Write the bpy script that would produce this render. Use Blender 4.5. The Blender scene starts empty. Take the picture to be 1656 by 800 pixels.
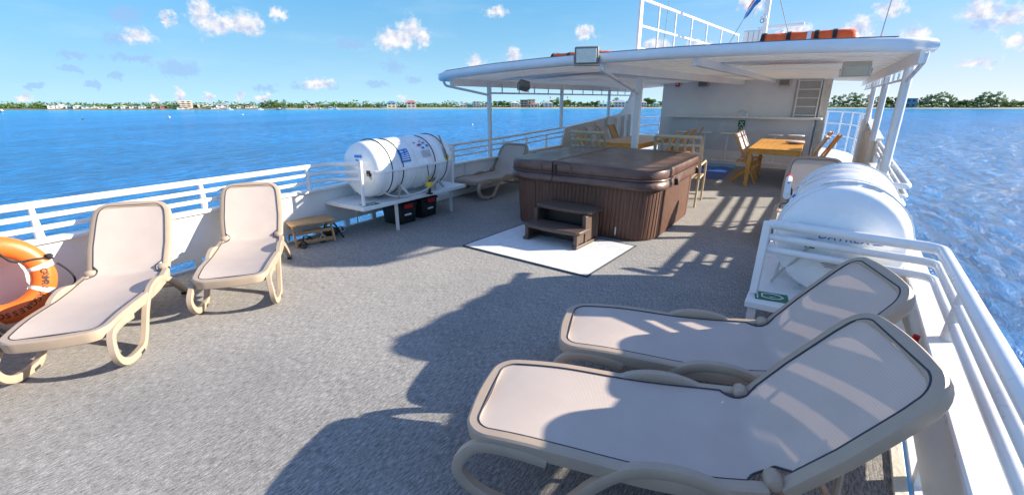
import bpy, bmesh, math, random
from mathutils import Vector, Matrix, noise
from math import sin, cos, pi, radians as RAD, sqrt, atan2, tan, hypot
random.seed(11)
scene = bpy.context.scene
COL = scene.collection
V = Vector

# ------------------------------------------------------------------ camera model (used to survey far things into world coordinates)
F_PX, HOR, EYE, CX, CY, VPX = 736.0, 160.0, 1.7, 828.0, 400.0, 1340.0
PITCH = math.atan((CY - HOR) / F_PX)
YAW = math.atan((VPX - CX) * cos(PITCH) / F_PX)
SEA = -8.0

def ray(u, v):
    x = (u - CX) / F_PX; y = -(v - CY) / F_PX
    d = V((x, cos(PITCH) + y * sin(PITCH), -sin(PITCH) + y * cos(PITCH)))
    return V((d.x * cos(YAW) - d.y * sin(YAW), d.x * sin(YAW) + d.y * cos(YAW), d.z))
def at_z(u, v, z):
    d = ray(u, v); return V((0, 0, EYE)) + d * ((z - EYE) / d.z)
def azel(u, v):
    d = ray(u, v).normalized(); return math.degrees(atan2(d.x, d.y)), math.degrees(math.asin(d.z))

# ------------------------------------------------------------------ materials
def new_mat(name):
    m = bpy.data.materials.new(name); m.use_nodes = True
    return m, m.node_tree, m.node_tree.nodes['Principled BSDF']
def nd(nt, t, **kw):
    n = nt.nodes.new(t)
    for k, v in kw.items():
        if k in n.inputs: n.inputs[k].default_value = v
        else: setattr(n, k, v)
    return n
def rgba(c): return (c[0], c[1], c[2], 1)
def paint(name, col, rough=.4, var=.12, scale=6, bump=.0, bscale=60, metal=0, spec=.5, coat=0, stretch=None, dirt=None, rust=0):
    """colour broken up by two scales of noise, roughness variation, optional fine bump"""
    m, nt, b = new_mat(name)
    tc = nd(nt, 'ShaderNodeTexCoord'); mp = nd(nt, 'ShaderNodeMapping')
    if stretch: mp.inputs['Scale'].default_value = stretch
    nt.links.new(tc.outputs['Object'], mp.inputs[0])
    n1 = nd(nt, 'ShaderNodeTexNoise', Scale=scale, Detail=6.0, Roughness=.6)
    nt.links.new(mp.outputs[0], n1.inputs['Vector'])
    r = nd(nt, 'ShaderNodeValToRGB')
    r.color_ramp.elements[0].position = .3; r.color_ramp.elements[1].position = .7
    lo = dirt if dirt else tuple(x * (1 - var) for x in col)
    r.color_ramp.elements[0].color = rgba(lo)
    r.color_ramp.elements[1].color = rgba(tuple(min(1, x * (1 + var * .5)) for x in col))
    nt.links.new(n1.outputs[0], r.inputs[0]); nt.links.new(r.outputs[0], b.inputs['Base Color'])
    if rust:
        mp2 = nd(nt, 'ShaderNodeMapping'); mp2.inputs['Scale'].default_value = (1, 1, .35); nt.links.new(tc.outputs['Object'], mp2.inputs[0])
        n3 = nd(nt, 'ShaderNodeTexNoise', Scale=7.0, Detail=9.0, Roughness=.72); nt.links.new(mp2.outputs[0], n3.inputs['Vector'])
        mk = nd(nt, 'ShaderNodeMapRange', interpolation_type='SMOOTHSTEP'); mk.inputs[1].default_value = .62; mk.inputs[2].default_value = .80; mk.inputs[4].default_value = rust; nt.links.new(n3.outputs[0], mk.inputs[0])
        mx = nd(nt, 'ShaderNodeMix', data_type='RGBA'); mx.inputs[7].default_value = (.36, .22, .11, 1); nt.links.new(mk.outputs[0], mx.inputs[0]); nt.links.new(r.outputs[0], mx.inputs[6]); nt.links.new(mx.outputs[2], b.inputs['Base Color'])
    rr = nd(nt, 'ShaderNodeMapRange'); rr.inputs[3].default_value = max(.02, rough - .08); rr.inputs[4].default_value = min(1, rough + .1)
    nt.links.new(n1.outputs[0], rr.inputs[0]); nt.links.new(rr.outputs[0], b.inputs['Roughness'])
    b.inputs['Metallic'].default_value = metal; b.inputs['Specular IOR Level'].default_value = spec
    if coat: b.inputs['Coat Weight'].default_value = coat
    if bump:
        n2 = nd(nt, 'ShaderNodeTexNoise', Scale=bscale, Detail=3.0)
        nt.links.new(mp.outputs[0], n2.inputs['Vector'])
        bp = nd(nt, 'ShaderNodeBump', Strength=bump, Distance=.01)
        nt.links.new(n2.outputs[0], bp.inputs['Height']); nt.links.new(bp.outputs[0], b.inputs['Normal'])
    return m

M = {}
M['white'] = paint('white_enamel', (.82, .82, .81), .28, .06, 3, .10, 25, rust=.45)
M['deckwhite'] = paint('white_deck_paint', (.76, .76, .74), .5, .08, 4, .15, 60, rust=.4)
M['cream'] = paint('weathered_cream_paint', (.72, .69, .60), .5, .12, 9, .35, 45, dirt=(.6, .56, .46), rust=.7)
M['wall'] = paint('house_wall_paint', (.84, .85, .84), .2, .07, 1.2, .10, 3.0)
M['panel'] = paint('bar_front_painted_shade', (.62, .68, .73), .25, .06, 2, .08, 6, rust=.2)  # bluish shade below the counter painted into the front's base colour
M['recess'] = paint('recess_paint', (.52, .52, .48), .4, .08, 4, .1, 20)
M['roofwhite'] = paint('roof_white', (.86, .86, .85), .35, .06, 3, .05, 20)
M['roof_fill'] = paint('roof_sheet_added_translucency', (.86, .86, .84), .4, .06, 3, .05, 20)
def let_light_through(m, f, col):
    nt = m.node_tree; b = nt.nodes['Principled BSDF']; tr = nd(nt, 'ShaderNodeBsdfTranslucent', Color=col); mx = nd(nt, 'ShaderNodeMixShader'); mx.inputs[0].default_value = f
    nt.links.new(b.outputs[0], mx.inputs[1]); nt.links.new(tr.outputs[0], mx.inputs[2]); nt.links.new(mx.outputs[0], nt.nodes['Material Output'].inputs['Surface'])
let_light_through(M['roof_fill'], .33, (.92, .90, .84, 1))  # translucency added to the roof so sun fills the shade underneath
M['bulw'] = paint('bulwark_paint', (.82, .82, .80), .42, .09, 2.2, .12, 8, rust=.5)
M['frame'] = paint('lounger_plastic', (.43, .335, .25), .40, .07, 9, .06, 220)
M['dark'] = paint('dark_navy_piping', (.035, .04, .06), .6, .1, 30)
M['black'] = paint('black_plastic', (.018, .018, .02), .45, .2, 20, .1, 90)
M['rubber'] = paint('black_rubber', (.03, .03, .028), .7, .2, 40)
M['rope'] = paint('black_rope', (.025, .027, .03), .85, .3, 120, .6, 260)
M['ropew'] = paint('white_rope', (.6, .57, .5), .8, .2, 120, .5, 260)
M['orange'] = paint('lifebuoy_orange', (.86, .16, .025), .38, .08, 8, .06, 60)
M['raft'] = paint('raft_orange_fabric', (.92, .115, .008), .5, .14, 14, .5, 18)
M['tape'] = paint('reflective_tape', (.78, .78, .76), .3, .05, 30)
M['canister'] = paint('canister_fibreglass', (.88, .88, .87), .25, .05, 4, .04, 40, coat=.3)
M['metal'] = paint('galvanised_steel', (.55, .54, .5), .35, .15, 30, .1, 90, metal=.8)
M['chrome'] = paint('chrome', (.75, .75, .75), .12, .05, 30, metal=1)
M['champagne'] = paint('champagne_aluminium', (.62, .50, .34), .38, .08, 20, .05, 90, metal=.35)
M['red'] = paint('red_plastic', (.65, .02, .02), .35, .1, 20)
M['yellow'] = paint('yellow_plastic', (.75, .55, .03), .4, .1, 20)
M['blue'] = paint('sticker_blue', (.03, .22, .62), .4, .05, 20)
M['green'] = paint('sign_green', (.0, .16, .075), .4, .05, 20)
M['signwhite'] = paint('sign_white', (.8, .82, .8), .4, .03, 20)
M['grey'] = paint('grey_casing', (.22, .22, .20), .45, .1, 15, .05, 90)
M['beigebox'] = paint('beige_casing', (.55, .52, .42), .45, .08, 10)
M['lens'] = paint('frosted_lens', (.82, .85, .76), .3, .12, 22, .25, 130)
M['cover_cloth'] = paint('cushion_canvas', (.63, .55, .55), .85, .10, 14, .4, 60)
M['hull'] = M['white']
M['ink'] = paint('printed_black_ink', (.05, .03, .02), .6, .1, 30)
M['inkblue'] = paint('printed_blue_ink', (.02, .17, .55), .5, .1, 30)
M['inkgrey'] = paint('printed_grey_ink', (.28, .28, .3), .6, .1, 30)
M['shoe'] = paint('dark_leather', (.07, .05, .04), .7, .4, 24, .4, 60)
M['shoelight'] = paint('pale_sandal_foam', (.5, .47, .42), .8, .25, 20, .3, 60)

def carpet():
    m, nt, b = new_mat('grey_heather_carpet')
    tc = nd(nt, 'ShaderNodeTexCoord')
    def ns(scale, stretch, det=3.0, rough=.6):
        mp = nd(nt, 'ShaderNodeMapping'); mp.inputs['Scale'].default_value = stretch
        nt.links.new(tc.outputs['Object'], mp.inputs[0])
        n = nd(nt, 'ShaderNodeTexNoise', Scale=scale, Detail=det, Roughness=rough)
        nt.links.new(mp.outputs[0], n.inputs['Vector']); return n
    a = ns(80, (1.4, .26, 1), 5, .78); c = ns(230, (1, .5, 1), 3, .7); big = ns(.9, (1, 1, 1), 5, .6)
    mid = ns(9, (1, .5, 1), 4, .6)
    ad = nd(nt, 'ShaderNodeMath', operation='MULTIPLY_ADD'); ad.inputs[1].default_value = .65
    nt.links.new(a.outputs[0], ad.inputs[0])
    m2 = nd(nt, 'ShaderNodeMath', operation='MULTIPLY'); m2.inputs[1].default_value = .35
    nt.links.new(c.outputs[0], m2.inputs[0]); nt.links.new(m2.outputs[0], ad.inputs[2])
    m3 = nd(nt, 'ShaderNodeMath', operation='MULTIPLY_ADD'); m3.inputs[1].default_value = .06
    nt.links.new(mid.outputs[0], m3.inputs[0]); nt.links.new(ad.outputs[0], m3.inputs[2])
    r = nd(nt, 'ShaderNodeValToRGB'); cr = r.color_ramp
    cr.elements[0].position = .40; cr.elements[0].color = (.065, .063, .06, 1)
    cr.elements[1].position = .67; cr.elements[1].color = (.56, .54, .51, 1)
    e = cr.elements.new(.53); e.color = (.262, .253, .24, 1)
    nt.links.new(m3.outputs[0], r.inputs[0])
    mx = nd(nt, 'ShaderNodeMix', data_type='RGBA', blend_type='MULTIPLY'); mx.inputs[0].default_value = 1
    r2 = nd(nt, 'ShaderNodeValToRGB'); r2.color_ramp.elements[0].position = .35; r2.color_ramp.elements[1].position = .65
    r2.color_ramp.elements[0].color = (.84, .84, .84, 1); r2.color_ramp.elements[1].color = (1.05, 1.04, 1.02, 1)
    nt.links.new(big.outputs[0], r2.inputs[0])
    nt.links.new(r.outputs[0], mx.inputs[6]); nt.links.new(r2.outputs[0], mx.inputs[7])
    nt.links.new(mx.outputs[2], b.inputs['Base Color'])
    b.inputs['Roughness'].default_value = .95; b.inputs['Specular IOR Level'].default_value = .15
    b.inputs['Sheen Weight'].default_value = .15
    bp = nd(nt, 'ShaderNodeBump', Strength=.7, Distance=.006)
    nt.links.new(m3.outputs[0], bp.inputs['Height']); nt.links.new(bp.outputs[0], b.inputs['Normal'])
    return m
M['carpet'] = carpet()

def sling():
    m, nt, b = new_mat('mesh_sling_fabric')
    tc = nd(nt, 'ShaderNodeTexCoord')
    n = nd(nt, 'ShaderNodeTexNoise', Scale=5.0, Detail=5.0); nt.links.new(tc.outputs['Object'], n.inputs['Vector'])
    r = nd(nt, 'ShaderNodeValToRGB'); r.color_ramp.elements[0].position = .3; r.color_ramp.elements[1].position = .75
    r.color_ramp.elements[0].color = (.61, .515, .45, 1); r.color_ramp.elements[1].color = (.68, .575, .505, 1)
    nt.links.new(n.outputs[0], r.inputs[0]); nt.links.new(r.outputs[0], b.inputs['Base Color'])
    b.inputs['Roughness'].default_value = .7; b.inputs['Specular IOR Level'].default_value = .3
    w = nd(nt, 'ShaderNodeTexWave', Scale=48.0, Distortion=.6); nt.links.new(tc.outputs['Object'], w.inputs['Vector'])
    w2 = nd(nt, 'ShaderNodeTexWave', Scale=48.0, Distortion=.6, bands_direction='Y'); nt.links.new(tc.outputs['Object'], w2.inputs['Vector'])
    ww = nd(nt, 'ShaderNodeMath', operation='MULTIPLY'); nt.links.new(w.outputs['Fac'], ww.inputs[0]); nt.links.new(w2.outputs['Fac'], ww.inputs[1])
    mr = nd(nt, 'ShaderNodeMapRange'); mr.inputs[3].default_value = .86; mr.inputs[4].default_value = 1.08; nt.links.new(ww.outputs[0], mr.inputs[0])
    mc_ = nd(nt, 'ShaderNodeMix', data_type='RGBA', blend_type='MULTIPLY'); mc_.inputs[0].default_value = 1
    nt.links.new(r.outputs[0], mc_.inputs[6]); nt.links.new(mr.outputs[0], mc_.inputs[7]); nt.links.new(mc_.outputs[2], b.inputs['Base Color'])
    bp = nd(nt, 'ShaderNodeBump', Strength=.25, Distance=.002)
    nt.links.new(ww.outputs[0], bp.inputs['Height']); nt.links.new(bp.outputs[0], b.inputs['Normal'])
    tr = nd(nt, 'ShaderNodeBsdfTranslucent', Color=(.62, .50, .45, 1))
    mx = nd(nt, 'ShaderNodeMixShader'); mx.inputs[0].default_value = .11
    nt.links.new(b.outputs[0], mx.inputs[1]); nt.links.new(tr.outputs[0], mx.inputs[2])
    nt.links.new(mx.outputs[0], nt.nodes['Material Output'].inputs['Surface'])
    return m
M['sling'] = sling()

def wood(name, c0, c1, rough=.4, axis=(2, 14, 14)):
    m, nt, b = new_mat(name)
    tc = nd(nt, 'ShaderNodeTexCoord'); mp = nd(nt, 'ShaderNodeMapping'); mp.inputs['Scale'].default_value = axis
    nt.links.new(tc.outputs['Object'], mp.inputs[0])
    n = nd(nt, 'ShaderNodeTexNoise', Scale=4.0, Detail=8.0, Roughness=.65, Distortion=.6); nt.links.new(mp.outputs[0], n.inputs['Vector'])
    r = nd(nt, 'ShaderNodeValToRGB'); r.color_ramp.elements[0].position = .33; r.color_ramp.elements[1].position = .68
    r.color_ramp.elements[0].color = rgba(c0); r.color_ramp.elements[1].color = rgba(c1)
    nt.links.new(n.outputs[0], r.inputs[0]); nt.links.new(r.outputs[0], b.inputs['Base Color'])
    b.inputs['Roughness'].default_value = rough
    bp = nd(nt, 'ShaderNodeBump', Strength=.15, Distance=.004); nt.links.new(n.outputs[0], bp.inputs['Height']); nt.links.new(bp.outputs[0], b.inputs['Normal'])
    return m
M['teak'] = wood('oiled_teak', (.58, .25, .035), (.80, .42, .09), .38)
M['teakpale'] = wood('weathered_teak', (.38, .215, .09), (.55, .345, .16), .5)
M['tubwood'] = wood('tub_brown_panel', (.105, .048, .032), (.165, .080, .052), .5, (14, 14, 1.5))
M['step'] = wood('brown_resin_step', (.085, .055, .042), (.13, .088, .068), .45, (3, 14, 3))
def vinyl():
    m, nt, b = new_mat('brown_vinyl')
    tc = nd(nt, 'ShaderNodeTexCoord')
    n = nd(nt, 'ShaderNodeTexNoise', Scale=2.3, Detail=6.0, Roughness=.65, Distortion=.5); nt.links.new(tc.outputs['Object'], n.inputs['Vector'])
    r = nd(nt, 'ShaderNodeValToRGB'); r.color_ramp.elements[0].position = .35; r.color_ramp.elements[1].position = .7
    r.color_ramp.elements[0].color = (.10, .052, .040, 1); r.color_ramp.elements[1].color = (.185, .112, .092, 1)
    nt.links.new(n.outputs[0], r.inputs[0]); nt.links.new(r.outputs[0], b.inputs['Base Color'])
    rr = nd(nt, 'ShaderNodeMapRange'); rr.inputs[1].default_value = .3; rr.inputs[2].default_value = .7; rr.inputs[3].default_value = .24; rr.inputs[4].default_value = .5
    nt.links.new(n.outputs[0], rr.inputs[0]); nt.links.new(rr.outputs[0], b.inputs['Roughness'])
    n2 = nd(nt, 'ShaderNodeTexNoise', Scale=7.0, Detail=3.0, Distortion=1.0); nt.links.new(tc.outputs['Object'], n2.inputs['Vector'])
    bp = nd(nt, 'ShaderNodeBump', Strength=.35, Distance=.02); nt.links.new(n2.outputs[0], bp.inputs['Height']); nt.links.new(bp.outputs[0], b.inputs['Normal'])
    return m
M['vinyl'] = vinyl()
M['mat'] = paint('pale_bath_mat', (.78, .80, .80), .95, .10, 9, .9, 200, spec=.1)
M['matedge'] = paint('mat_dark_binding', (.05, .055, .06), .8, .2, 40)
M['bluemat'] = paint('blue_rubber_mat', (.02, .11, .50), .4, .1, 8, .3, 200)
M['bluemat2'] = paint('mat_pale_blue', (.16, .42, .78), .5, .1, 8)

def water():
    m, nt, b = new_mat('sea_water')
    tc = nd(nt, 'ShaderNodeTexCoord')
    def ns(scale, stretch, rot=0, det=4.0, dist=0., rough=.55):
        mp = nd(nt, 'ShaderNodeMapping'); mp.inputs['Scale'].default_value = stretch; mp.inputs['Rotation'].default_value = (0, 0, RAD(rot))
        nt.links.new(tc.outputs['Object'], mp.inputs[0])
        n = nd(nt, 'ShaderNodeTexNoise', Scale=scale, Detail=det, Roughness=rough, Distortion=dist)
        nt.links.new(mp.outputs[0], n.inputs['Vector']); return n
    w1 = ns(.85, (1, .40, 1), 55, 7.0, .3, .66); w2 = ns(.13, (1, .5, 1), 40, 3.0); big = ns(.012, (1, .3, 1), -30, 4.0)
    ad = nd(nt, 'ShaderNodeMath', operation='MULTIPLY_ADD'); ad.inputs[1].default_value = 2.2
    nt.links.new(w2.outputs[0], ad.inputs[0]); nt.links.new(w1.outputs[0], ad.inputs[2])
    bp = nd(nt, 'ShaderNodeBump', Strength=1.0, Distance=1.6)
    nt.links.new(ad.outputs[0], bp.inputs['Height']); nt.links.new(bp.outputs[0], b.inputs['Normal'])
    # water gets shallower and paler towards the beach: attribute 'depth' on the mesh (0 shore .. 1 deep)
    at = nd(nt, 'ShaderNodeAttribute', attribute_name='depth')
    s = nd(nt, 'ShaderNodeMath', operation='MULTIPLY_ADD'); s.inputs[1].default_value = .35
    sub = nd(nt, 'ShaderNodeMath', operation='SUBTRACT'); sub.inputs[1].default_value = .5
    nt.links.new(big.outputs[0], sub.inputs[0]); nt.links.new(sub.outputs[0], s.inputs[0]); nt.links.new(at.outputs['Fac'], s.inputs[2])
    r = nd(nt, 'ShaderNodeValToRGB'); cr = r.color_ramp
    cr.elements[0].position = .0; cr.elements[0].color = (.05, .42, .66, 1)
    cr.elements[1].position = .95; cr.elements[1].color = (.004, .20, .55, 1)
    e = cr.elements.new(.35); e.color = (.012, .30, .68, 1)
    nt.links.new(s.outputs[0], r.inputs[0])
    # ripple light and shade painted into the colour: paler crests, darker troughs; wind patches
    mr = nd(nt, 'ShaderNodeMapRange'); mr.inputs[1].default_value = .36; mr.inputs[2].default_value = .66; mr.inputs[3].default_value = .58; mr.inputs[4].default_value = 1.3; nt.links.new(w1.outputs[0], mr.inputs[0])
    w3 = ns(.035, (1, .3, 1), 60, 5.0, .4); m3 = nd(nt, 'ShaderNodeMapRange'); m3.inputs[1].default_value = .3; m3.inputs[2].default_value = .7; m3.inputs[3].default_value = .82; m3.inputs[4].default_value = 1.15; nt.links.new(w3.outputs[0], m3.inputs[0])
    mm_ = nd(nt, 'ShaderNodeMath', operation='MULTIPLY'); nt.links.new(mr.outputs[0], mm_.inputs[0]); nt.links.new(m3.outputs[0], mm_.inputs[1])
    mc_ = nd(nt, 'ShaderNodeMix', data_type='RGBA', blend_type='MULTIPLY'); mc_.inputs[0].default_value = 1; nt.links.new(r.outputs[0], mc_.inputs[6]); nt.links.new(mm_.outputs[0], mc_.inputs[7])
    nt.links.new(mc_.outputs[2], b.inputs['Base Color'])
    b.inputs['Roughness'].default_value = .2; b.inputs['IOR'].default_value = 1.33
    b.inputs['Specular IOR Level'].default_value = .38
    return m
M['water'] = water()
M['sand'] = paint('beach_sand', (.40, .35, .26), .9, .15, .05)
M['soil'] = paint('coastal_ground', (.12, .15, .05), .95, .3, .03)

def leafmat(name, c0, c1):
    m, nt, b = new_mat(name)
    oi = nd(nt, 'ShaderNodeNewGeometry'); tc = nd(nt, 'ShaderNodeTexCoord')
    n = nd(nt, 'ShaderNodeTexNoise', Scale=.35, Detail=3.0); nt.links.new(tc.outputs['Object'], n.inputs['Vector'])
    ad = nd(nt, 'ShaderNodeMath', operation='MULTIPLY_ADD'); ad.inputs[1].default_value = .5
    nt.links.new(oi.outputs['Random Per Island'], ad.inputs[0])
    h = nd(nt, 'ShaderNodeMath', operation='MULTIPLY'); h.inputs[1].default_value = .6
    nt.links.new(n.outputs[0], h.inputs[0]); nt.links.new(h.outputs[0], ad.inputs[2])
    r = nd(nt, 'ShaderNodeValToRGB'); r.color_ramp.elements[0].position = .2; r.color_ramp.elements[1].position = .85
    r.color_ramp.elements[0].color = rgba(c0); r.color_ramp.elements[1].color = rgba(c1)
    nt.links.new(ad.outputs[0], r.inputs[0]); nt.links.new(r.outputs[0], b.inputs['Base Color'])
    b.inputs['Roughness'].default_value = .6; b.inputs['Specular IOR Level'].default_value = .25
    tr = nd(nt, 'ShaderNodeBsdfTranslucent'); nt.links.new(r.outputs[0], tr.inputs[0])
    mx = nd(nt, 'ShaderNodeMixShader'); mx.inputs[0].default_value = .25
    nt.links.new(b.outputs[0], mx.inputs[1]); nt.links.new(tr.outputs[0], mx.inputs[2])
    nt.links.new(mx.outputs[0], nt.nodes['Material Output'].inputs['Surface'])
    return m
M['leaf'] = leafmat('broad_leaf', (.05, .12, .02), (.22, .33, .05))
M['leafdark'] = leafmat('dark_leaf', (.035, .095, .022), (.16, .25, .055))
M['leafpine'] = leafmat('casuarina_needle', (.085, .17, .06), (.27, .39, .13))
M['leafpalm'] = leafmat('palm_leaf', (.05, .10, .02), (.17, .25, .05))
M['bark'] = paint('bark', (.16, .12, .09), .9, .3, 3)

# ------------------------------------------------------------------ mesh builder
class MB:
    def __init__(s): s.v = []; s.f = []; s.uv = None
    def add(s, vs, fs):
        o = len(s.v); s.v += [V(p) for p in vs]; s.f += [tuple(i + o for i in f) for f in fs]
    def box(s, c, d, rz=0, mat=None):
        x, y, z = d[0] / 2, d[1] / 2, d[2] / 2
        ps = [V((a * x, b * y, e * z)) for a in (-1, 1) for b in (-1, 1) for e in (-1, 1)]
        R = mat if mat else Matrix.Rotation(rz, 3, 'Z')
        s.add([R @ p + V(c) for p in ps], [(0, 1, 3, 2), (4, 6, 7, 5), (0, 4, 5, 1), (2, 3, 7, 6), (0, 2, 6, 4), (1, 5, 7, 3)])
    def span(s, a, b):  # box between two corners
        a = V(a); b = V(b); s.box((a + b) / 2, (abs(b.x - a.x), abs(b.y - a.y), abs(b.z - a.z)))
    def bar(s, a, b, w, h, up=(0, 0, 1)):  # rectangular bar from a to b
        a = V(a); b = V(b); t = (b - a).normalized(); u = V(up)
        n = t.cross(u)
        if n.length < 1e-4: n = t.cross(V((1, 0, 0)))
        n.normalize(); u = n.cross(t).normalized()
        ps = [p + n * (i * w / 2) + u * (j * h / 2) for p in (a, b) for i, j in ((-1, -1), (1, -1), (1, 1), (-1, 1))]
        s.add(ps, [(3, 2, 1, 0), (4, 5, 6, 7), (0, 1, 5, 4), (1, 2, 6, 5), (2, 3, 7, 6), (3, 0, 4, 7)])
    def tube(s, pts, r, n=10, closed=False, squash=None, up=(0, 0, 1)):
        pts = [V(p) for p in pts]; k = len(pts)
        rs = r if isinstance(r, (list, tuple)) else [r] * k
        rings = []; prev = None
        for i in range(k):
            if closed: t = pts[(i + 1) % k] - pts[i - 1]
            else: t = pts[min(i + 1, k - 1)] - pts[max(i - 1, 0)]
            t.normalize()
            if prev is None:
                a = V(up) if abs(t.dot(V(up))) < .95 else V((1, 0, 0))
                nn = t.cross(a).normalized()
            else:
                nn = prev - t * prev.dot(t)
                nn.normalize()
            prev = nn; bb = t.cross(nn).normalized()
            sx, sy = squash if squash else (1, 1)
            rings.append([pts[i] + nn * (cos(2 * pi * j / n) * rs[i] * sx) + bb * (sin(2 * pi * j / n) * rs[i] * sy) for j in range(n)])
        vs = [p for rg in rings for p in rg]; fs = []
        m = k if closed else k - 1
        for i in range(m):
            a = i * n; b = ((i + 1) % k) * n
            for j in range(n):
                fs.append((a + j, a + (j + 1) % n, b + (j + 1) % n, b + j))
        if not closed:
            fs.append(tuple(range(n - 1, -1, -1))); fs.append(tuple((k - 1) * n + j for j in range(n)))
        s.add(vs, fs)
    def sweep(s, pts, sec, closed=False, up=None):
        """sweep a 2D section [(side, up)] along a path; side is horizontal-ish normal, up fixed (or per point)"""
        pts = [V(p) for p in pts]; k = len(pts); n = len(sec); vs = []; fs = []
        for i in range(k):
            if closed: t = pts[(i + 1) % k] - pts[i - 1]
            else: t = pts[min(i + 1, k - 1)] - pts[max(i - 1, 0)]
            t.normalize(); U = V(up) if up else V((0, 0, 1))
            nn = t.cross(U).normalized(); uu = nn.cross(t).normalized()
            vs += [pts[i] + nn * a + uu * b for a, b in sec]
        m = k if closed else k - 1
        for i in range(m):
            a = i * n; b = ((i + 1) % k) * n
            for j in range(n): fs.append((a + j, a + (j + 1) % n, b + (j + 1) % n, b + j))
        if not closed:
            fs.append(tuple(range(n - 1, -1, -1))); fs.append(tuple((k - 1) * n + j for j in range(n)))
        s.add(vs, fs)
    def lathe(s, prof, c=(0, 0, 0), n=20, axis='Z', squash=1.0):
        vs = []; fs = []
        for r, z in prof:
            for j in range(n):
                a = 2 * pi * j / n; p = (cos(a) * r, sin(a) * r * squash, z)
                if axis == 'Y': p = (p[0], p[2], p[1])
                if axis == 'X': p = (p[2], p[0], p[1])
                vs.append(V(p) + V(c))
        k = len(prof)
        for i in range(k - 1):
            for j in range(n): fs.append((i * n + j, i * n + (j + 1) % n, (i + 1) * n + (j + 1) % n, (i + 1) * n + j))
        fs.append(tuple(range(n - 1, -1, -1))); fs.append(tuple((k - 1) * n + j for j in range(n)))
        s.add(vs, fs)
    def prism(s, poly, fn, d):
        """poly 2D list; fn(a,b,t) -> 3D for t in 0..1 (thickness d handled by fn)"""
        n = len(poly)
        vs = [fn(a, b, 0) for a, b in poly] + [fn(a, b, d) for a, b in poly]
        fs = [tuple(range(n - 1, -1, -1)), tuple(range(n, 2 * n))] + [(i, (i + 1) % n, n + (i + 1) % n, n + i) for i in range(n)]
        s.add(vs, fs)
    def grid(s, rows):
        n = len(rows[0]); vs = [p for r in rows for p in r]
        s.add(vs, [(i * n + j, i * n + j + 1, (i + 1) * n + j + 1, (i + 1) * n + j) for i in range(len(rows) - 1) for j in range(n - 1)])
    def ell(s, c, r, n=12, m=8, R=None):
        vs = []; fs = []
        for i in range(1, m):
            ph = pi * i / m
            for j in range(n):
                a = 2 * pi * j / n; p = V((r[0] * sin(ph) * cos(a), r[1] * sin(ph) * sin(a), r[2] * cos(ph)))
                vs.append((R @ p if R else p) + V(c))
        t = V((0, 0, r[2])); t = (R @ t if R else t); vs += [V(c) + t, V(c) - t]
        for i in range(m - 2):
            for j in range(n): fs.append((i * n + j, (i + 1) * n + j, (i + 1) * n + (j + 1) % n, i * n + (j + 1) % n))
        L = len(vs)
        for j in range(n):
            fs.append((L - 2, j, (j + 1) % n)); q = (m - 2) * n; fs.append((L - 1, q + (j + 1) % n, q + j))
        s.add(vs, fs)
    def build(s, name, mat, parent=None, bevel=0, ang=38, world=False, thick=0, flip=False):
        me = bpy.data.meshes.new(name)
        vs = s.v
        if world and parent is not None:
            inv = parent_matrix(parent).inverted(); vs = [inv @ p for p in vs]
        me.from_pydata([tuple(p) for p in vs], [], s.f)
        bm = bmesh.new(); bm.from_mesh(me)
        if not thick: bmesh.ops.recalc_face_normals(bm, faces=bm.faces)
        bm.to_mesh(me); bm.free()
        me.materials.append(mat)
        me.polygons.foreach_set('use_smooth', [True] * len(me.polygons))
        me.set_sharp_from_angle(angle=RAD(ang))
        o = bpy.data.objects.new(name, me); COL.objects.link(o)
        if parent is not None: o.parent = parent
        if thick:
            md = o.modifiers.new('solid', 'SOLIDIFY'); md.thickness = thick; md.offset = 0
        if bevel:
            md = o.modifiers.new('bevel', 'BEVEL'); md.width = bevel; md.segments = 2; md.limit_method = 'ANGLE'; md.angle_limit = RAD(40); md.harden_normals = False
        return o
def parent_matrix(o):
    m = Matrix.Identity(4)
    while o is not None:
        m = (Matrix.Translation(o.location) @ o.rotation_euler.to_matrix().to_4x4()) @ m; o = o.parent
    return m
def tag(o, label=None, cat=None, group=None, kind=None):
    if label: o['label'] = label
    if cat: o['category'] = cat
    if group: o['group'] = group
    if kind: o['kind'] = kind
    return o
def thing(name, label, cat, loc=(0, 0, 0), rz=0, group=None):
    o = bpy.data.objects.new(name, None); COL.objects.link(o); o.empty_display_size = .1
    o.location = loc; o.rotation_euler = (0, 0, rz)
    return tag(o, label, cat, group)
def copy_tree(o, parent=None):
    c = o.copy(); COL.objects.link(c)
    if parent is not None: c.parent = parent
    for ch in list(o.children): copy_tree(ch, c)
    return c
def spline(pts, n=6):
    pts = [V(p) for p in pts]; out = []
    for i in range(len(pts) - 1):
        p0 = pts[max(i - 1, 0)]; p1 = pts[i]; p2 = pts[i + 1]; p3 = pts[min(i + 2, len(pts) - 1)]
        for k in range(n):
            t = k / n
            out.append(.5 * ((2 * p1) + (p2 - p0) * t + (2 * p0 - 5 * p1 + 4 * p2 - p3) * t * t + (3 * p1 - p0 - 3 * p2 + p3) * t ** 3))
    out.append(pts[-1]); return out
def lerp(tab, x):
    if x <= tab[0][0]: return tab[0][1]
    for (a, va), (b, vb) in zip(tab, tab[1:]):
        if x <= b: return va + (vb - va) * (x - a) / (b - a)
    return tab[-1][1]
def rrect(w, h, r, n=6, cx=0, cy=0):
    out = []
    for qx, qy, a0 in ((1, 1, 0), (-1, 1, 90), (-1, -1, 180), (1, -1, 270)):
        for k in range(n + 1):
            a = RAD(a0 + 90 * k / n); out.append((cx + qx * (w / 2 - r) + r * cos(a), cy + qy * (h / 2 - r) + r * sin(a)))
    return out
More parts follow.
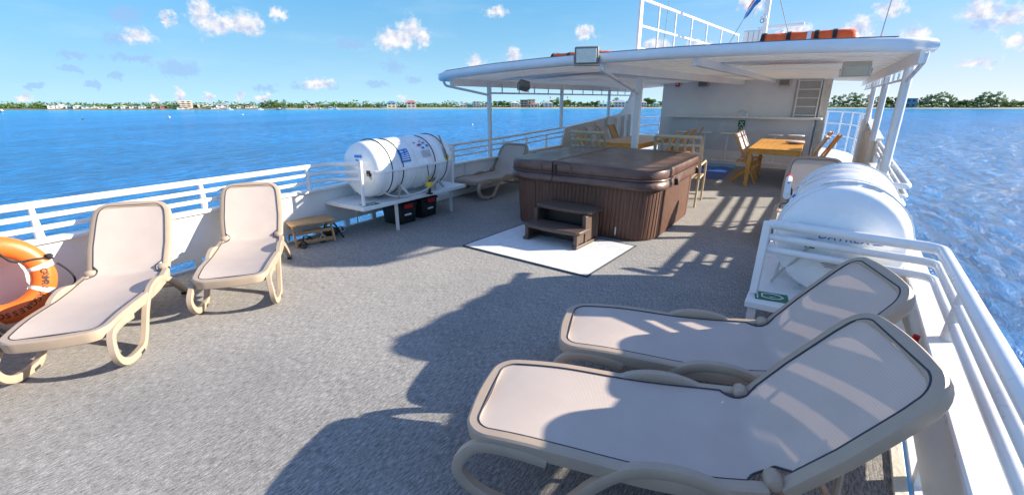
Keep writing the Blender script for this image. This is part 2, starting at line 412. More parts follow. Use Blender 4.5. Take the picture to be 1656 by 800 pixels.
def text_mesh(body, size, spacing=1.0, align='CENTER', res=3):
    """filled letters as flat (verts, faces) in xy"""
    cu = bpy.data.curves.new('lettering', 'FONT'); cu.body = body; cu.size = size; cu.align_x = align; cu.align_y = 'CENTER'
    cu.space_character = spacing; cu.resolution_u = res; cu.offset = size * .012
    ob = bpy.data.objects.new('lettering', cu); COL.objects.link(ob)
    dg = bpy.context.evaluated_depsgraph_get(); me = bpy.data.meshes.new_from_object(ob.evaluated_get(dg))
    vs = [v.co.copy() for v in me.vertices]; fs = [tuple(p.vertices) for p in me.polygons]
    bpy.data.objects.remove(ob); bpy.data.curves.remove(cu); bpy.data.meshes.remove(me)
    return vs, fs

# ------------------------------------------------------------------ outlines of the vessel's sides
LX = [(-4, -5.02), (0, -5.16), (6.5, -5.40), (16, -5.42)]
RX = [(-4, .37), (2.7, .64), (6, .78), (10, .85), (16, .90)]
xl = lambda y: lerp(LX, y)
xr = lambda y: lerp(RX, y)

# ------------------------------------------------------------------ setting: sea, shore, decks
SHORE_UV = [(-900, 181), (-300, 179.5), (0, 178.4), (300, 177.8), (540, 177), (800, 176), (1080, 175.6), (1360, 175.8), (1650, 176.4), (1950, 177), (2500, 178)]
SHORE = [at_z(u, v, SEA) for u, v in SHORE_UV]
def shore_pt(u, back=0, z=None):
    """point on the coast at photo column u, pushed inland"""
    for (u0, _), (u1, _), p, q in zip(SHORE_UV, SHORE_UV[1:], SHORE, SHORE[1:]):
        if u <= u1:
            pr = p.lerp(q, (u - u0) / (u1 - u0)); break
    d = ray(u, HOR); d.z = 0; d.normalize()
    hd = hypot(pr.x, pr.y) + back
    P = d * hd; P.z = ground_z(back) if z is None else z
    return P
def ground_z(back): return lerp([(-30, SEA - 1.0), (0, SEA), (6, SEA + .7), (14, SEA + 1.2), (60, SEA + 1.6), (90, SEA + 1.2), (120, SEA - 2)], back)

def build_sea():
    b = MB(); rows = []; us = [-900 + 3400 * i / 60 for i in range(61)]
    # rings of the fan: 0 = at the vessel, 1 = the coast, beyond = under the land
    fr = [.0, .008, .03, .08, .2, .4, .6, .75, .85, .92, .97, 1.0, 1.02]
    dep = []
    for f in fr:
        row = []
        for u in us:
            P = shore_pt(u, 0, SEA); row.append(V((P.x * f, P.y * f, SEA))); dep.append(f)
        rows.append(row)
    b.grid(rows)
    # rest of the sea behind the camera
    A = shore_pt(-900, 0, SEA); B = shore_pt(2500, 0, SEA)
    k = len(b.v); b.v += [V((0, 0, SEA)), A * 1.02, V((-3000, -2500, SEA)), V((3000, -2500, SEA)), B * 1.02]
    for i in (1, 4): b.v[k + i].z = SEA
    b.f += [(k, k + 1, k + 2), (k, k + 2, k + 3), (k, k + 3, k + 4)]; dep += [1] * 5
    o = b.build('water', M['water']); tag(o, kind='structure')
    a = o.data.attributes.new('depth', 'FLOAT', 'POINT')
    vals = []
    for v in o.data.vertices:
        r = hypot(v.co.x, v.co.y); vals.append(0)
    for i, f in enumerate(dep): vals[i] = min(1, max(0, (1.0 - f) / .55)) if f <= 1.02 and i < len(fr) * 61 else 1.0
    a.data.foreach_set('value', vals)
build_sea()

M['rock'] = paint('shore_rock', (.20, .18, .14), .9, .4, .3)
def build_land():
    allu = [-900 + 3400 * i / 170 for i in range(171)]
    for name, mat, offs, us in (('rocky_shore', M['rock'], (-8, 0, 4, 9, 15), [u for u in allu if u <= 460]), ('beach', M['sand'], (-8, 0, 4, 9, 15), [u for u in allu if u >= 460]), ('land', M['soil'], (14.5, 30, 60, 90, 120), allu)):
        b = MB(); rows = []
        for off in offs:
            row = []
            for u in us:
                w = 0
                if abs(off) < 80: w = 3.0 * noise.noise(V((u * .02, off * .05, 3)))
                P = shore_pt(u, off + w); P.z = ground_z(off) + (.004 if name == 'land' else 0); row.append(P)
            rows.append(row)
        b.grid(rows); tag(b.build(name, mat), kind='structure')
build_land()

b = MB()
ys = [-4 + .5 * i for i in range(38)]
b.grid([[V((xl(y) + .0, y, 0)), V((xr(y) - .075, y, 0))] for y in ys if y <= 13.5] )
tag(b.build('deck', M['carpet']), kind='structure')
b = MB()   # painted strip along the starboard edge of the carpet
b.sweep([V((xr(y) - .0475, y, .004)) for y in (-4, 0, 2.7, 6, 10, 13.4)], [(-.0275, -.03), (.0275, -.03), (.0275, .012), (-.0275, .012)])
tag(b.build('deck_edge', M['cream'], bevel=.004), kind='structure')
b = MB()
b.span((-5.35, 13.5, -.1), (.9, 14.4, .006)); b.span((-.2, 14.4, -.1), (.9, 17.2, .006)); b.span((-5.35, 14.4, -.1), (-4.0, 17.2, .006))
arc = [V((-5.3, 17.2, 0)), V((-4.9, 19.3, 0)), V((-3.6, 21, 0)), V((-2.2, 21.6, 0)), V((-.8, 21), ) if False else V((-.8, 21, 0)), V((.3, 20.2, 0)), V((.85, 18.9, 0)), V((1.0, 17.2, 0))]
arc = spline(arc, 4)
b.prism([(p.x, p.y) for p in arc], lambda x, y, t: V((x, y, -.1 + t)), .106)
tag(b.build('foredeck', M['deckwhite']), kind='structure')

# ------------------------------------------------------------------ bulwarks
def side_wall(pts, z0, z1, th, side, b):
    """vertical plate following plan points, thickness outwards (side=-1 port, +1 starboard)"""
    sec = [(0, z0), (th, z0), (th, z1), (0, z1)] if side > 0 else [(-th, z0), (0, z0), (0, z1), (-th, z1)]
    b.sweep(pts, sec)
def bulwark(side, ymin, ymax, label, slots_to, name='bulwark'):
    fx = xl if side < 0 else xr
    t = thing(name, label, 'bulwark', (fx(0), 0, 0))
    Y = [y for y in (ymin, 0, 2.7, 6, 6.5, 10) if ymin <= y < ymax] + [ymax]
    b = MB(); side_wall([V((fx(y), y, 0)) for y in Y], .105, .575, .05, side, b)
    y = ymin + .05
    b2 = []
    while y < ymax - .05:   # feet of the plate between the freeing ports
        e = min(y + .07, ymax) if y < slots_to else ymax
        side_wall([V((fx(y), y, 0)), V((fx(e), e, 0))], .016, .105, .05, side, b)
        y = e + .41 if e < slots_to else e + .01
    side_wall([V((fx(y), y, 0)) for y in Y], -.45, .016, .05, side, b)
    o = b.build('plate', M['bulw'], t, world=True)
    b = MB(); b.sweep([V((fx(y) + side * .004, y, .575)) for y in Y], [(-.062, 0), (.062, 0), (.062, .035), (-.062, .035)])
    b.build('cap_rail', M['white'], t, bevel=.008, world=True)
    y = ymin + .3
    while y < ymax:
        b = MB(); x = fx(y)
        b.prism([(0, .02), (side * -.015, .02), (side * -.065, .572), (0, .572)], lambda a, z, q, x=x, y=y: V((x + a, y + q, z)), .012)
        b.build('stiffener', M['bulw'], t, world=True)
        y += 1.27
    return t
bulwark(-1, -3.9, 10.45, 'white steel bulwark along the far edge behind the lit loungers, with ports at deck level', 4.6)
bulwark(1, -3.9, 10.45, 'white steel bulwark beside the two shaded loungers in the foreground', 9)

def raised_bulwark(side, label):
    fx = xl if side < 0 else xr
    t = thing('raised_bulwark', label, 'bulwark', (fx(12), 12, 0))
    aft = [(10.42, -.3), (10.42, .55), (10.62, 1.0)]
    top = [(12.4, 1.10), (14.1, 1.22)]
    sw = [(14.55, 1.30), (14.95, 1.50), (15.3, 1.80), (15.55, 2.12)]
    fwd = [(16.0, 2.12), (15.75, 1.6), (15.65, 1.0), (15.7, .4), (15.8, -.3)]
    poly = aft + top + [(p.y, p.z) for p in spline([V((0, a, c)) for a, c in [top[-1]] + sw], 5)][1:] + fwd
    b = MB(); b.prism(poly, lambda y, z, q: V((fx(y) + side * q, y, z)), .06)
    b.build('plate', M['bulw'], t, world=True, bevel=.006)
    capp = [V((fx(y) + side * .03, y, z + .012)) for y, z in [(10.62, 1.0)] + top]
    b = MB(); b.sweep(capp, [(-.07, -.012), (.07, -.012), (.07, .012), (-.07, .012)])
    b.build('cap_rail', M['white'], t, world=True, bevel=.005)
    for y in (10.95, 11.7, 12.45, 13.2, 13.95, 14.6, 15.2):
        b = MB(); x = fx(y)
        h = .92 + (y - 10.6) * .06
        b.box((x - side * .045, y, h / 2 + .01), (.088, .025, h)); b.build('stiffener', M['bulw'], t, world=True)
    return t
raised_bulwark(-1, 'raised grey bulwark behind the left dining table, sweeping up into a curved fin')
raised_bulwark(1, 'raised shaded bulwark beyond the starboard canopy posts, next to the side passage')

# ------------------------------------------------------------------ railings
def rail_run(t, pts, zs, rs, posts=(), ground=None, name='rail'):
    for k, (z, r) in enumerate(zip(zs, rs)):
        b = MB(); P = [V((p[0], p[1], z + (p[2] if len(p) > 2 else 0))) for p in pts]
        b.tube(P, r, 12); b.build('top_rail' if k == 0 else 'lower_rail', M['white'], t, world=True)
    for p in posts:
        b = MB(); z0 = p[2]
        b.tube([(p[0], p[1], z0), (p[0], p[1], z0 + .1), (p[0], p[1], zs[0] - .01)], [.034, .028, .02], 12)
        b.build('stanchion', M['white'], t, world=True)
ZS = (.865, .775, .685); RS = (.030, .022, .022)
cl = lambda y: xl(y) - .03
cr = lambda y: xr(y) + .03
def rounded(pts, r=.12, n=5):
    out = [V(pts[0])]
    for a, c, d in zip(pts, pts[1:], pts[2:]):
        a, c, d = V(a), V(c), V(d); p = c + (a - c).normalized() * r; q = c + (d - c).normalized() * r
        for k in range(n + 1):
            s = k / n; out.append(p * (1 - s) ** 2 + c * 2 * s * (1 - s) + q * s * s)
    out.append(V(pts[-1])); return out
# left aft run, turning inboard at the canister shelf
t = thing('railing', 'white three-bar railing on the bulwark behind the two lit loungers', 'railing', (cl(0), 0, .6))
path = rounded([(cl(-3.9), -3.9, 0), (cl(0), 0, 0), (cl(2.4), 2.4, 0), (cl(3.66), 3.66, 0), (-4.60, 3.62, .07)], .14)
rail_run(t, path, (.885, .785, .69), RS, [(cl(y), y, .6) for y in (-1.75, -.45, .85, 2.12, 3.36)])
b = MB(); b.tube([(-4.585, 3.60, .44), (-4.595, 3.62, .985)], .022, 12); b.build('stanchion', M['white'], t, world=True)
# left forward run
t = thing('railing', 'white three-bar railing under the canopy between the white raft canister and the raised bulwark', 'railing', (cl(7), 7, .6))
path = rounded([(-4.74, 5.50, .07), (cl(5.5), 5.5, 0), (cl(8), 8, .03), (cl(10.55), 10.55, .1)], .1)
rail_run(t, path, (.915, .81, .71), (.024, .017, .017), [(cl(y), y, .6) for y in (6.3, 7.9, 8.8, 9.7)])
b = MB(); b.tube([(-4.74, 5.47, .44), (-4.74, 5.48, .99)], .022, 12); b.build('stanchion', M['white'], t, world=True)
# right aft run: comes forward and turns inboard round the canister
t = thing('railing', 'white three-bar railing in the right foreground, turning inboard in front of the raft canister', 'railing', (cr(2), 2, .6))
path = rounded([(cr(-3.9), -3.9, 0), (cr(0), 0, 0), (cr(2), 2, 0), (cr(3.5) , 3.5, 0), (-.20, 3.56, .005)], .09)
rail_run(t, path, ZS, (.032, .025, .025), [(cr(y), y, .6) for y in (-2.5, -1.1, .2, 1.48, 2.76)])
b = MB(); b.bar((-.215, 3.50, .37), (-.205, 3.56, .89), .05, .05); b.build('stanchion', M['white'], t, world=True, bevel=.006)
# right forward run
t = thing('railing', 'white three-bar railing beside the starboard canopy posts, beyond the raft canister', 'railing', (cr(7), 7, .6))
path = rounded([(.45, 5.85, 0), (cr(5.85), 5.85, 0), (cr(8), 8, .02), (cr(10.55), 10.55, .08)], .07)
rail_run(t, path, (.88, .78, .69), (.03, .022, .022), [(cr(y), y, .6) for y in (6.3, 8.4, 9.5)])
# curved foredeck railing
t = thing('foredeck_railing', 'white curved railing round the bow deck seen through the side passage', 'railing', (.8, 19, 0))
arcr = [p for p in arc if p.x > -3.5] + [V((1.0, 16.2, 0))]
for k, z in enumerate((1.28, .88, .48)):
    b = MB(); b.tube([p + V((0, 0, z)) for p in arcr], .026 if k == 0 else .02, 8); b.build('top_rail' if k == 0 else 'lower_rail', M['white'], t, world=True)
acc = 0
for p, q in zip(arcr, arcr[1:]):
    acc += (q - p).length
    if acc > .48:
        acc = 0; b = MB(); b.tube([q, q + V((0, 0, 1.28))], .02, 8); b.build('stanchion', M['white'], t, world=True)
# railing of the far side passage
t = thing('side_passage_railing', 'thin grey two-bar railing in the gap between curved fin and bar wall', 'railing', (-5, 17, 0))
for k, z in enumerate((1.06, .80, .5)):
    b = MB(); b.tube([(-5.55, 16.1, z), (-4.2, 17.0, z + .08)], .018, 8); b.build('top_rail' if k == 0 else 'lower_rail', M['white'], t, world=True)
for f in (.1, .55, .95):
    p = V((-5.55, 16.1, 0)).lerp(V((-4.2, 17, 0)), f); b = MB(); b.tube([p, p + V((0, 0, 1.06 + .08 * f))], .016, 8); b.build('stanchion', M['white'], t, world=True)

# ------------------------------------------------------------------ canopy
ZR = [(-5.8, 1.995), (-5.1, 2.06), (-4.4, 2.11), (-3.1, 2.165), (-1.56, 2.195), (-.2, 2.19), (.9, 2.15)]
def zr(x):   # smooth camber of the roof's underside
    return sum(lerp(ZR, x + d) for d in (-.5, -.25, 0, .25, .5)) / 5
canopy = thing('canopy', 'large white corrugated canopy roof on slim posts over the dining deck', 'canopy', (-2.4, 10, 0))
b = MB(); xs = [-5.68 + 6.40 * i / 26 for i in range(27)]; rows = []
y = 6.24; prof = []
while y < 16.4:
    prof += [(y, 0), (y + .20, 0), (y + .22, .07), (y + .48, .07), (y + .50, 0)]; y += .50
rows = [[V((x, yy, zr(x) + dz)) for x in xs] for yy, dz in prof]
b.grid(rows); b.build('soffit', M['roof_fill'], canopy, world=True, ang=9)
b = MB(); b.grid([[V((x, yy, zr(x) + .082)) for x in xs] for yy in (6.22, 10, 16.4)]); b.build('roof_sheet', M['roof_fill'], canopy, world=True)
b = MB()
edge = [V((-5.72, 16.4, zr(-5.72) + .045)), V((-5.72, 6.4, zr(-5.72) + .045))] + [V((x, 6.2, zr(x) + .045)) for x in xs[1:-1]] + [V((.76, 6.4, zr(.76) + .045)), V((.76, 16.4, zr(.76) + .045))]
b.tube(edge, .068, 12); b.build('fascia', M['roofwhite'], canopy, world=True)
b = MB()   # thin drip strip on top of the fascia
b.sweep([V((x, 6.205, zr(x) + .118)) for x in xs[1:-1]], [(-.012, -.012), (.012, -.012), (.012, .004), (-.012, .004)]); b.build('drip_edge', M['grey'], canopy, world=True)
for x0, x1, h in ((-2.66, -2.0, .13), (-1.45, -1.25, .10)):
    b = MB(); b.sweep([V((x0 + (x1 - x0) * f, 6.3 + 8.1 * f, zr(x0 + (x1 - x0) * f) - .002)) for f in (0, .2, .4, .6, .8, 1)], [(-.035, -h), (.035, -h), (.035, 0), (-.035, 0)])
    b.build('girder', M['roofwhite'], canopy, world=True, bevel=.004)
for x in (-5.42, .70):
    b = MB(); b.sweep([V((x, yy, zr(x) - .002)) for yy in (6.3, 9, 12, 16.2)], [(-.02, -.12), (.02, -.12), (.02, 0), (-.02, 0)]); b.build('girder', M['roofwhite'], canopy, world=True)
PY = (7.38, 10.35, 13.35)
for x, s in ((-5.40, -1), (.735, 1)):
    for i, yy in enumerate(PY):
        xx = x + (.035 * i if s > 0 else 0)
        b = MB(); b.tube([(xx, yy, .60 if yy < 10 else 1.0), (xx, yy, zr(xx) - .02)], .044 if s < 0 else .05, 14); b.build('post', M['white'], canopy, world=True)
    zt = zr(x) - .23
    b = MB(); b.tube([(x + .01, 7.38, zt), (x + .01, 15.6, zt)], .017, 8)
    yy = 7.8
    while yy < 15.5:
        b.tube([(x + .01, yy, zt), (x + .01, yy, zr(x) - .06)], .013, 6); yy += .62
    b.build('side_lattice', M['white'], canopy, world=True)
    b = MB(); xe = x + (-.2 if s < 0 else .0)
    b.tube(rounded([(xe, 6.32, zr(xe) - .02), (xe, 6.36, zr(xe) - .1), (x, 7.4, zr(x) - .27)], .05), .022, 8); b.build('corner_brace', M['white'], canopy, world=True)
b = MB(); b.box((-2.66, 7.86, 1.02), (.10, .10, 2.04)); b.build('post', M['white'], canopy, world=True, bevel=.008)
b = MB(); b.tube(rounded([(-2.63, 6.14, 2.12), (-2.62, 6.16, 2.07), (-2.66, 7.8, 1.80)], .04), .026, 10); b.build('lamp_brace', M['white'], canopy, world=True)

# ------------------------------------------------------------------ bar wall (deckhouse)
dh = thing('deckhouse_wall', 'pale glossy deckhouse wall behind the bar under the canopy', 'wall', (-2.1, 14.45, 0))
b = MB(); b.span((-4.16, 14.45, 0), (-.16, 14.62, 2.3)); b.span((-4.16, 14.62, 0), (-4.08, 17.0, 2.3)); b.build('wall', M['wall'], dh, world=True, bevel=.01)
b = MB(); b.span((-.155, 14.34, .007), (.02, 14.38, 2.17)); b.span((-.155, 14.62, .007), (.02, 14.66, 2.17)); b.span((-.09, 14.38, .007), (-.05, 14.62, 2.17)); b.build('pillar', M['cream'], dh, world=True, bevel=.006)
b = MB(); b.span((-.76, 14.435, 1.25), (-.165, 14.447, 2.16)); b.build('recess_panel', M['recess'], dh, world=True)
bar = thing('bar_counter', 'long white bar counter with rounded top along the deckhouse wall', 'bar', (-2, 14.2, 0))
b = MB(); pr = rrect(3.86, .46, .1, 5, -1.97, 14.17); b.prism(pr, lambda x, y, q: V((x, y, 1.195 + q)), .05); b.build('counter_top', M['white'], bar, world=True, bevel=.012)
b = MB(); b.span((-3.72, 14.16, .1), (-.2, 14.445, 1.193)); b.build('front_panel', M['panel'], bar, world=True, bevel=.006)
b = MB(); b.span((-3.85, 13.62, .0075), (-.18, 14.44, .098)); b.build('footing', M['deckwhite'], bar, world=True, bevel=.008)
b = MB(); b.span((-3.74, 14.135, .098), (-.19, 14.157, .32)); b.build('kick_panel', M['white'], bar, world=True, bevel=.005)

fa = thing('tap', 'chrome arched tap standing on the bar counter', 'tap', (-1.9, 14.28, 1.245))
b = MB(); b.tube([V((-1.78, 14.28, 1.245)), V((-1.78, 14.28, 1.32))] + [V((-1.9 + .12 * cos(a), 14.28, 1.32 + .07 * sin(a))) for a in [pi * k / 8 for k in range(9)]] + [V((-2.02, 14.27, 1.29))], .014, 8); b.build('spout', M['chrome'], fa, world=True)
b = MB(); b.lathe([(.03, 0), (.03, .012), (.018, .03)], (-1.78, 14.28, 1.245), 12); b.build('base_ring', M['chrome'], fa, world=True)

def stool(x, y, label, group='bar stools along the counter'):
    t = thing('bar_stool', label, 'bar stool', (x, y, .098), 0, group)
    b = MB(); b.tube([(0, 0, 0), (0, 0, .70)], .03, 12); b.build('pedestal', M['white'], t)
    b = MB(); b.lathe([(.17, .70), (.185, .712), (.18, .735), (.0, .738)], n=20); b.build('seat', M['white'], t, bevel=.004)
    b = MB(); b.lathe([(.11, .0), (.11, .015), (.04, .03)], n=16); b.build('flange', M['white'], t)
    return t
stool(-2.70, 13.8, 'white pedestal bar stool nearest the blue mat, just right of the metal chair back')
stool(-2.12, 13.8, 'white pedestal bar stool to the left of the green bar signs')
stool(-.98, 13.8, 'white bar stool directly behind the middle of the sunlit teak table')
stool(-.52, 13.8, 'white pedestal bar stool behind the teak table beside the ladder end of the bar')
stool(-3.30, 13.8, 'white pedestal bar stool at the far left end of the bar')

def sign(x, z, w, h, pat, label):
    t = thing('safety_sign', label, 'sign', (x, 14.157, z), 0)
    b = MB(); b.box((0, -.004, 0), (w, .006, h)); b.build('plate', M['green'], t)
    b = MB()
    for a0, b0, a1, b1, ww in pat: b.bar((a0 * w, -.010, b0 * h), (a1 * w, -.010, b1 * h), ww * w, .003, (0, -1, 0))
    b.build('symbol', M['signwhite'], t)
sign(-1.86, 1.06, .17, .17, [(-.3, .3, 0, .05, .1), (.3, .3, 0, .05, .1), (-.3, -.35, 0, -.05, .1), (.3, -.35, 0, -.05, .1), (-.06, 0, .06, 0, .2)], 'green square safety sign with pale arrows on the bar front under the tap')
sign(-1.87, .90, .10, .14, [(-.25, .3, .25, .3, .14), (.25, .3, .25, 0, .14), (.25, 0, -.2, -.05, .14), (-.2, -.05, -.2, -.35, .14)], 'smaller green sign with a pale figure below the square sign on the bar')

al = thing('fire_alarm', 'small red fire alarm box high on the deckhouse wall', 'alarm', (-3.74, 14.44, 2.1))
b = MB(); b.box((0, -.03, 0), (.11, .05, .12)); b.build('housing', M['red'], al, bevel=.008)
b = MB(); b.lathe([(.028, -.07), (.03, -.05)], (0, 0, 0), 12, 'Y'); b.build('strobe', M['signwhite'], al)
for x, l in ((-3.02, 'grey wall speaker box left of centre on the deckhouse wall, near the fire alarm'), (-1.02, 'grey wall speaker box right of centre on the deckhouse wall, beside the ladder')):
    t = thing('wall_speaker', l, 'speaker', (x, 14.44, 2.1))
    b = MB(); b.box((0, -.08, 0), (.27, .13, .15)); b.build('cabinet', M['beigebox'], t, bevel=.01)
    b = MB(); b.box((0, -.15, 0), (.22, .008, .11)); b.build('grille', M['grey'], t)
    b = MB(); b.box((0, -.01, .0), (.06, .02, .1)); b.build('bracket', M['grey'], t)
t = thing('security_camera', 'tiny dark camera at the top of the deckhouse wall', 'camera', (-2.04, 14.44, 2.16))
b = MB(); b.tube([(0, 0, 0), (0, -.10, -.01)], .025, 10); b.build('body', M['black'], t); b = MB(); b.box((0, -.012, .035), (.05, .02, .05)); b.build('mount', M['grey'], t)

ld = thing('ladder', 'white vertical ladder fixed to the deckhouse wall above the bar end', 'ladder', (-.45, 14.4, 1.26))
for s in (-1, 1):
    b = MB(); b.bar((-.45 + s * .24 , 14.33, 1.2455), (-.45 + s * .245, 14.33, 2.2), .03, .05, (0, 1, 0)); b.build('stile', M['white'], ld, world=True)
for k in range(5):
    b = MB(); z = 1.30 + .21 * k; b.bar((-.68, 14.33, z), (-.22, 14.33, z), .05, .022); b.build('rung', M['white'], ld, world=True)

# ------------------------------------------------------------------ lamps under and on the roof
def floodlight(label, P, R, w, h, d, lens, body, arm_to=None):
    t = thing('floodlight', label, 'floodlight', P); t.rotation_euler = R
    b = MB(); b.box((0, .0, 0), (w, d, h)); b.build('housing', body, t, bevel=.015)
    b = MB(); b.box((0, -d / 2 - .004, 0), (w * .84, .014, h * .80)); b.build('lens', lens, t, bevel=.004)
    b = MB()
    for k in range(5): b.box((-w * .4 + w * .2 * k, d / 2 + .015, 0), (.012, .03, h * .8))
    b.build('cooling_fins', body, t)
    b = MB(); b.tube([(-w / 2 - .012, 0, 0), (-w / 2 - .012, .02, -h * .62), (w / 2 + .012, .02, -h * .62), (w / 2 + .012, 0, 0)], .008, 6); b.build('yoke', M['metal'], t)
    return t
floodlight('square floodlight with pale frosted glass on the canopy edge', (-2.80, 6.05, 2.255), (RAD(12), 0, RAD(16)), .32, .215, .08, M['lens'], M['grey'])
floodlight('dark grey floodlight hanging under the left part of the canopy', (-4.70, 7.5, 1.93), (RAD(-28), RAD(12), RAD(62)), .20, .15, .14, M['grey'], M['grey'])
floodlight('beige flat floodlight under the right part of the canopy', (.21, 7.0, 2.035), (RAD(25), 0, RAD(0)), .28, .15, .10, M['beigebox'], M['beigebox'])

# ------------------------------------------------------------------ loungers
def build_lounger(name='sun_lounger', back_angle=50):
    root = thing(name, '', 'sun lounger')
    zt = lambda u: .338 + .014 * cos(2 * pi * (u - .22) / 1.15)
    hw = lambda u: lerp([(0, .272), (.35, .297), (.8, .312), (1.0, .312), (1.2, .298)], u)
    # seat rim path: port hinge -> foot -> starboard hinge
    half = []
    for k in range(14): u = 1.16 - k * (1.16 - .09) / 13; half.append((u, hw(u)))
    for k in range(1, 9):
        a = pi / 2 * k / 8; half.append((.09 - .10 * sin(a), hw(.09) - .10 + .10 * cos(a)))
    foot = [(-.01 - .012 * (1 - (v / .17) ** 2), v) for v in (.12, .06, 0, -.06, -.12)]
    path = half + foot + [(u, -v) for u, v in reversed(half)]
    path = [V((u, v, zt(u))) for u, v in path]
    sec = [(.020, -.072), (.027, -.066), (.034, -.016), (.032, -.005), (.022, .002), (-.016, .002), (-.024, -.004), (-.024, -.03), (-.010, -.072)]
    b = MB(); b.sweep(path, sec); b.build('seat_frame', M['frame'], root, ang=34)
    b = MB()
    for u in (.3, .62, .95): b.bar((u, -hw(u), zt(u) - .05), (u, hw(u), zt(u) - .05), .05, .025)
    b.build('cross_bar', M['frame'], root)
    # backrest, tilted about the hinge
    A = RAD(back_angle); H = V((1.20, 0, .335))
    def bk(s, v, n=0):   # s along the back, n normal (towards the sitter)
        return H + V((s * cos(A) - n * sin(A), v, s * sin(A) + n * cos(A)))
    bh = lambda s: lerp([(0, .284), (.25, .300), (.5, .292), (.64, .274)], s)
    hb = [(s, bh(s)) for s in [.015 + .525 * k / 11 for k in range(12)]]
    for k in range(1, 8):
        a = pi / 2 * k / 7; hb.append((.54 + .10 * sin(a), bh(.54) - .11 + .11 * cos(a)))
    tp = [(.64 + .010 * (1 - (v / .18) ** 2), v) for v in (.12, .06, 0, -.06, -.12)]
    bp = hb + tp + [(s, -v) for s, v in reversed(hb)]
    P3 = [bk(s, v) for s, v in bp]
    b = MB(); nrm = V((-sin(A), 0, cos(A)))
    b.sweep(P3, [(-a_, c_) for a_, c_ in [(.024, -.052), (.030, -.046), (.036, -.012), (.033, .0), (.022, .007), (-.014, .007), (-.022, 0), (-.022, -.02), (-.01, -.052)]], up=nrm)
    b.build('back_frame', M['frame'], root, ang=34)
    for s in (-1, 1):
        b = MB(); c = bk(.47, s * (bh(.47) + .030), -.022); b.lathe([(.018, -.004), (.018, .004)], c, 14, 'Y'); b.build('end_plug', M['frame'], root)
        b = MB(); b.lathe([(.012, -.04), (.026, -.034), (.034, -.015), (.034, .015), (.026, .034), (.012, .04)], (1.185, s * .276, .352), 14, 'Y'); b.build('hinge_knob', M['frame'], root)
    # sling: one skin from the foot, through a soft bend at the hinge, up the back
    prof = []   # (u, z, halfwidth)
    us = [.09 - .082 * cos(pi / 2 * k / 8) for k in range(8)] + [.09 + k * .93 / 22 for k in range(22)] + [1.02 + .11 * k / 10 for k in range(11)]
    for u in us:
        w = hw(max(u, .09)) - .018
        if u < .09: w = hw(.09) - .10 + sqrt(max(0, .082 ** 2 - (.09 - u) ** 2))
        prof.append((u, zt(u) - .004, w))
    for k in range(1, 10):
        a = A * k / 10; f = k / 10; prof.append((1.13 + .10 * sin(a), zt(1.13) - .004 + .10 * (1 - cos(a)), (hw(1.13) * (1 - f) + bh(.075) * f) - .018))
    hinge_i = len(prof) - 4
    ss = [.075 + .115 * k / 9 for k in range(9)] + [.19 + k * .35 / 12 for k in range(13)] + [.54 + .098 * sin(pi / 2 * k / 8) for k in range(1, 9)]
    for s in ss:
        p = bk(s, 0, .003); w = bh(min(s, .54)) - .018
        if s > .54: w = bh(.54) - .11 + .092 * sqrt(max(0, 1 - ((s - .54) / .0985) ** 2))
        prof.append((p.x, p.z, w))
    dist = [0]
    for p, q in zip(prof, prof[1:]): dist.append(dist[-1] + hypot(q[0] - p[0], q[1] - p[1]))
    prof = [(u, z, w - .05 * sqrt(max(0, 1 - ((d - dist[hinge_i]) / .078) ** 2))) for (u, z, w), d in zip(prof, dist)]   # half-round cut-outs at the hinge knobs
    rows = []; n = 12
    for (u, z, w) in prof:
        rows.append([V((u, w * (2 * j / n - 1), z - .016 * (1 - (2 * j / n - 1) ** 2))) for j in range(n + 1)])
    b = MB(); b.grid(rows); b.build('sling', M['sling'], root, ang=80)
    b = MB(); L = [V((u, w, z + .003)) for u, z, w in prof]; Rr = [V((u, -w, z + .003)) for u, z, w in prof]
    b.tube(list(reversed(L)) + Rr, .0048, 6); b.tube([L[-1], Rr[-1]], .0048, 6)
    b.build('piping', M['dark'], root)
    # legs: a C-curl at the foot running down to a pad, then a long arch back to the rear pad
    for s in (-1, 1):
        y = s * .325
        pts = [(.34, .275), (.17, .30), (.03, .285), (-.045, .20), (-.01, .11), (.10, .045), (.26, .022), (.36, .03), (.44, .10), (.54, .22), (.66, .315), (.80, .345), (.95, .325), (1.12, .25), (1.28, .14), (1.42, .03)]
        pts3 = spline([V((u, y - s * (.02 if u < .4 and z > .2 else 0), z)) for u, z in pts], 5)
        b = MB(); b.sweep(pts3, [(i_ * .025, j_ * .018) if q_ else (i_ * .016, j_ * .023) for i_, j_, q_ in ((1, -1, 1), (1, 1, 1), (1, 1, 0), (-1, 1, 0), (-1, 1, 1), (-1, -1, 1), (-1, -1, 0), (1, -1, 0))], up=(0, 1, 0)); lg = b.build('leg', M['frame'], root, ang=42)
        for u in (.28, 1.42):
            b = MB(); b.box((u, y, .012), (.07, .05, .022)); b.build('foot_pad', M['rubber'], lg, bevel=.004)
    b = MB(); a0 = bk(.30, .2, -.04); a1 = bk(.30, -.2, -.04)
    b.tube(rounded([a0, V((1.44, .2, .20)), V((1.44, -.2, .20)), a1], .05), .014, 8); b.build('back_prop', M['frame'], root)
    b = MB(); b.tube([(1.30, -.325, .135), (1.30, .325, .135)], .016, 8); b.build('rear_cross_bar', M['frame'], root)
    return root
def place_lounger(root, F, deg, label, first=False):
    o = root if first else copy_tree(root)
    o.location = (F[0], F[1], 0.001); o.rotation_euler = (0, 0, RAD(deg)); o['label'] = label; o.scale = (.98, .89, .98) if F[0] < -3 and F[1] < 3 else (1, 1, 1); o['group'] = 'beige sun loungers on the deck'
    return o
lg0 = build_lounger()
place_lounger(lg0, (-1.14, 1.52), 19.6, 'shaded lounger nearest the camera with a wide navy-piped backrest', True)
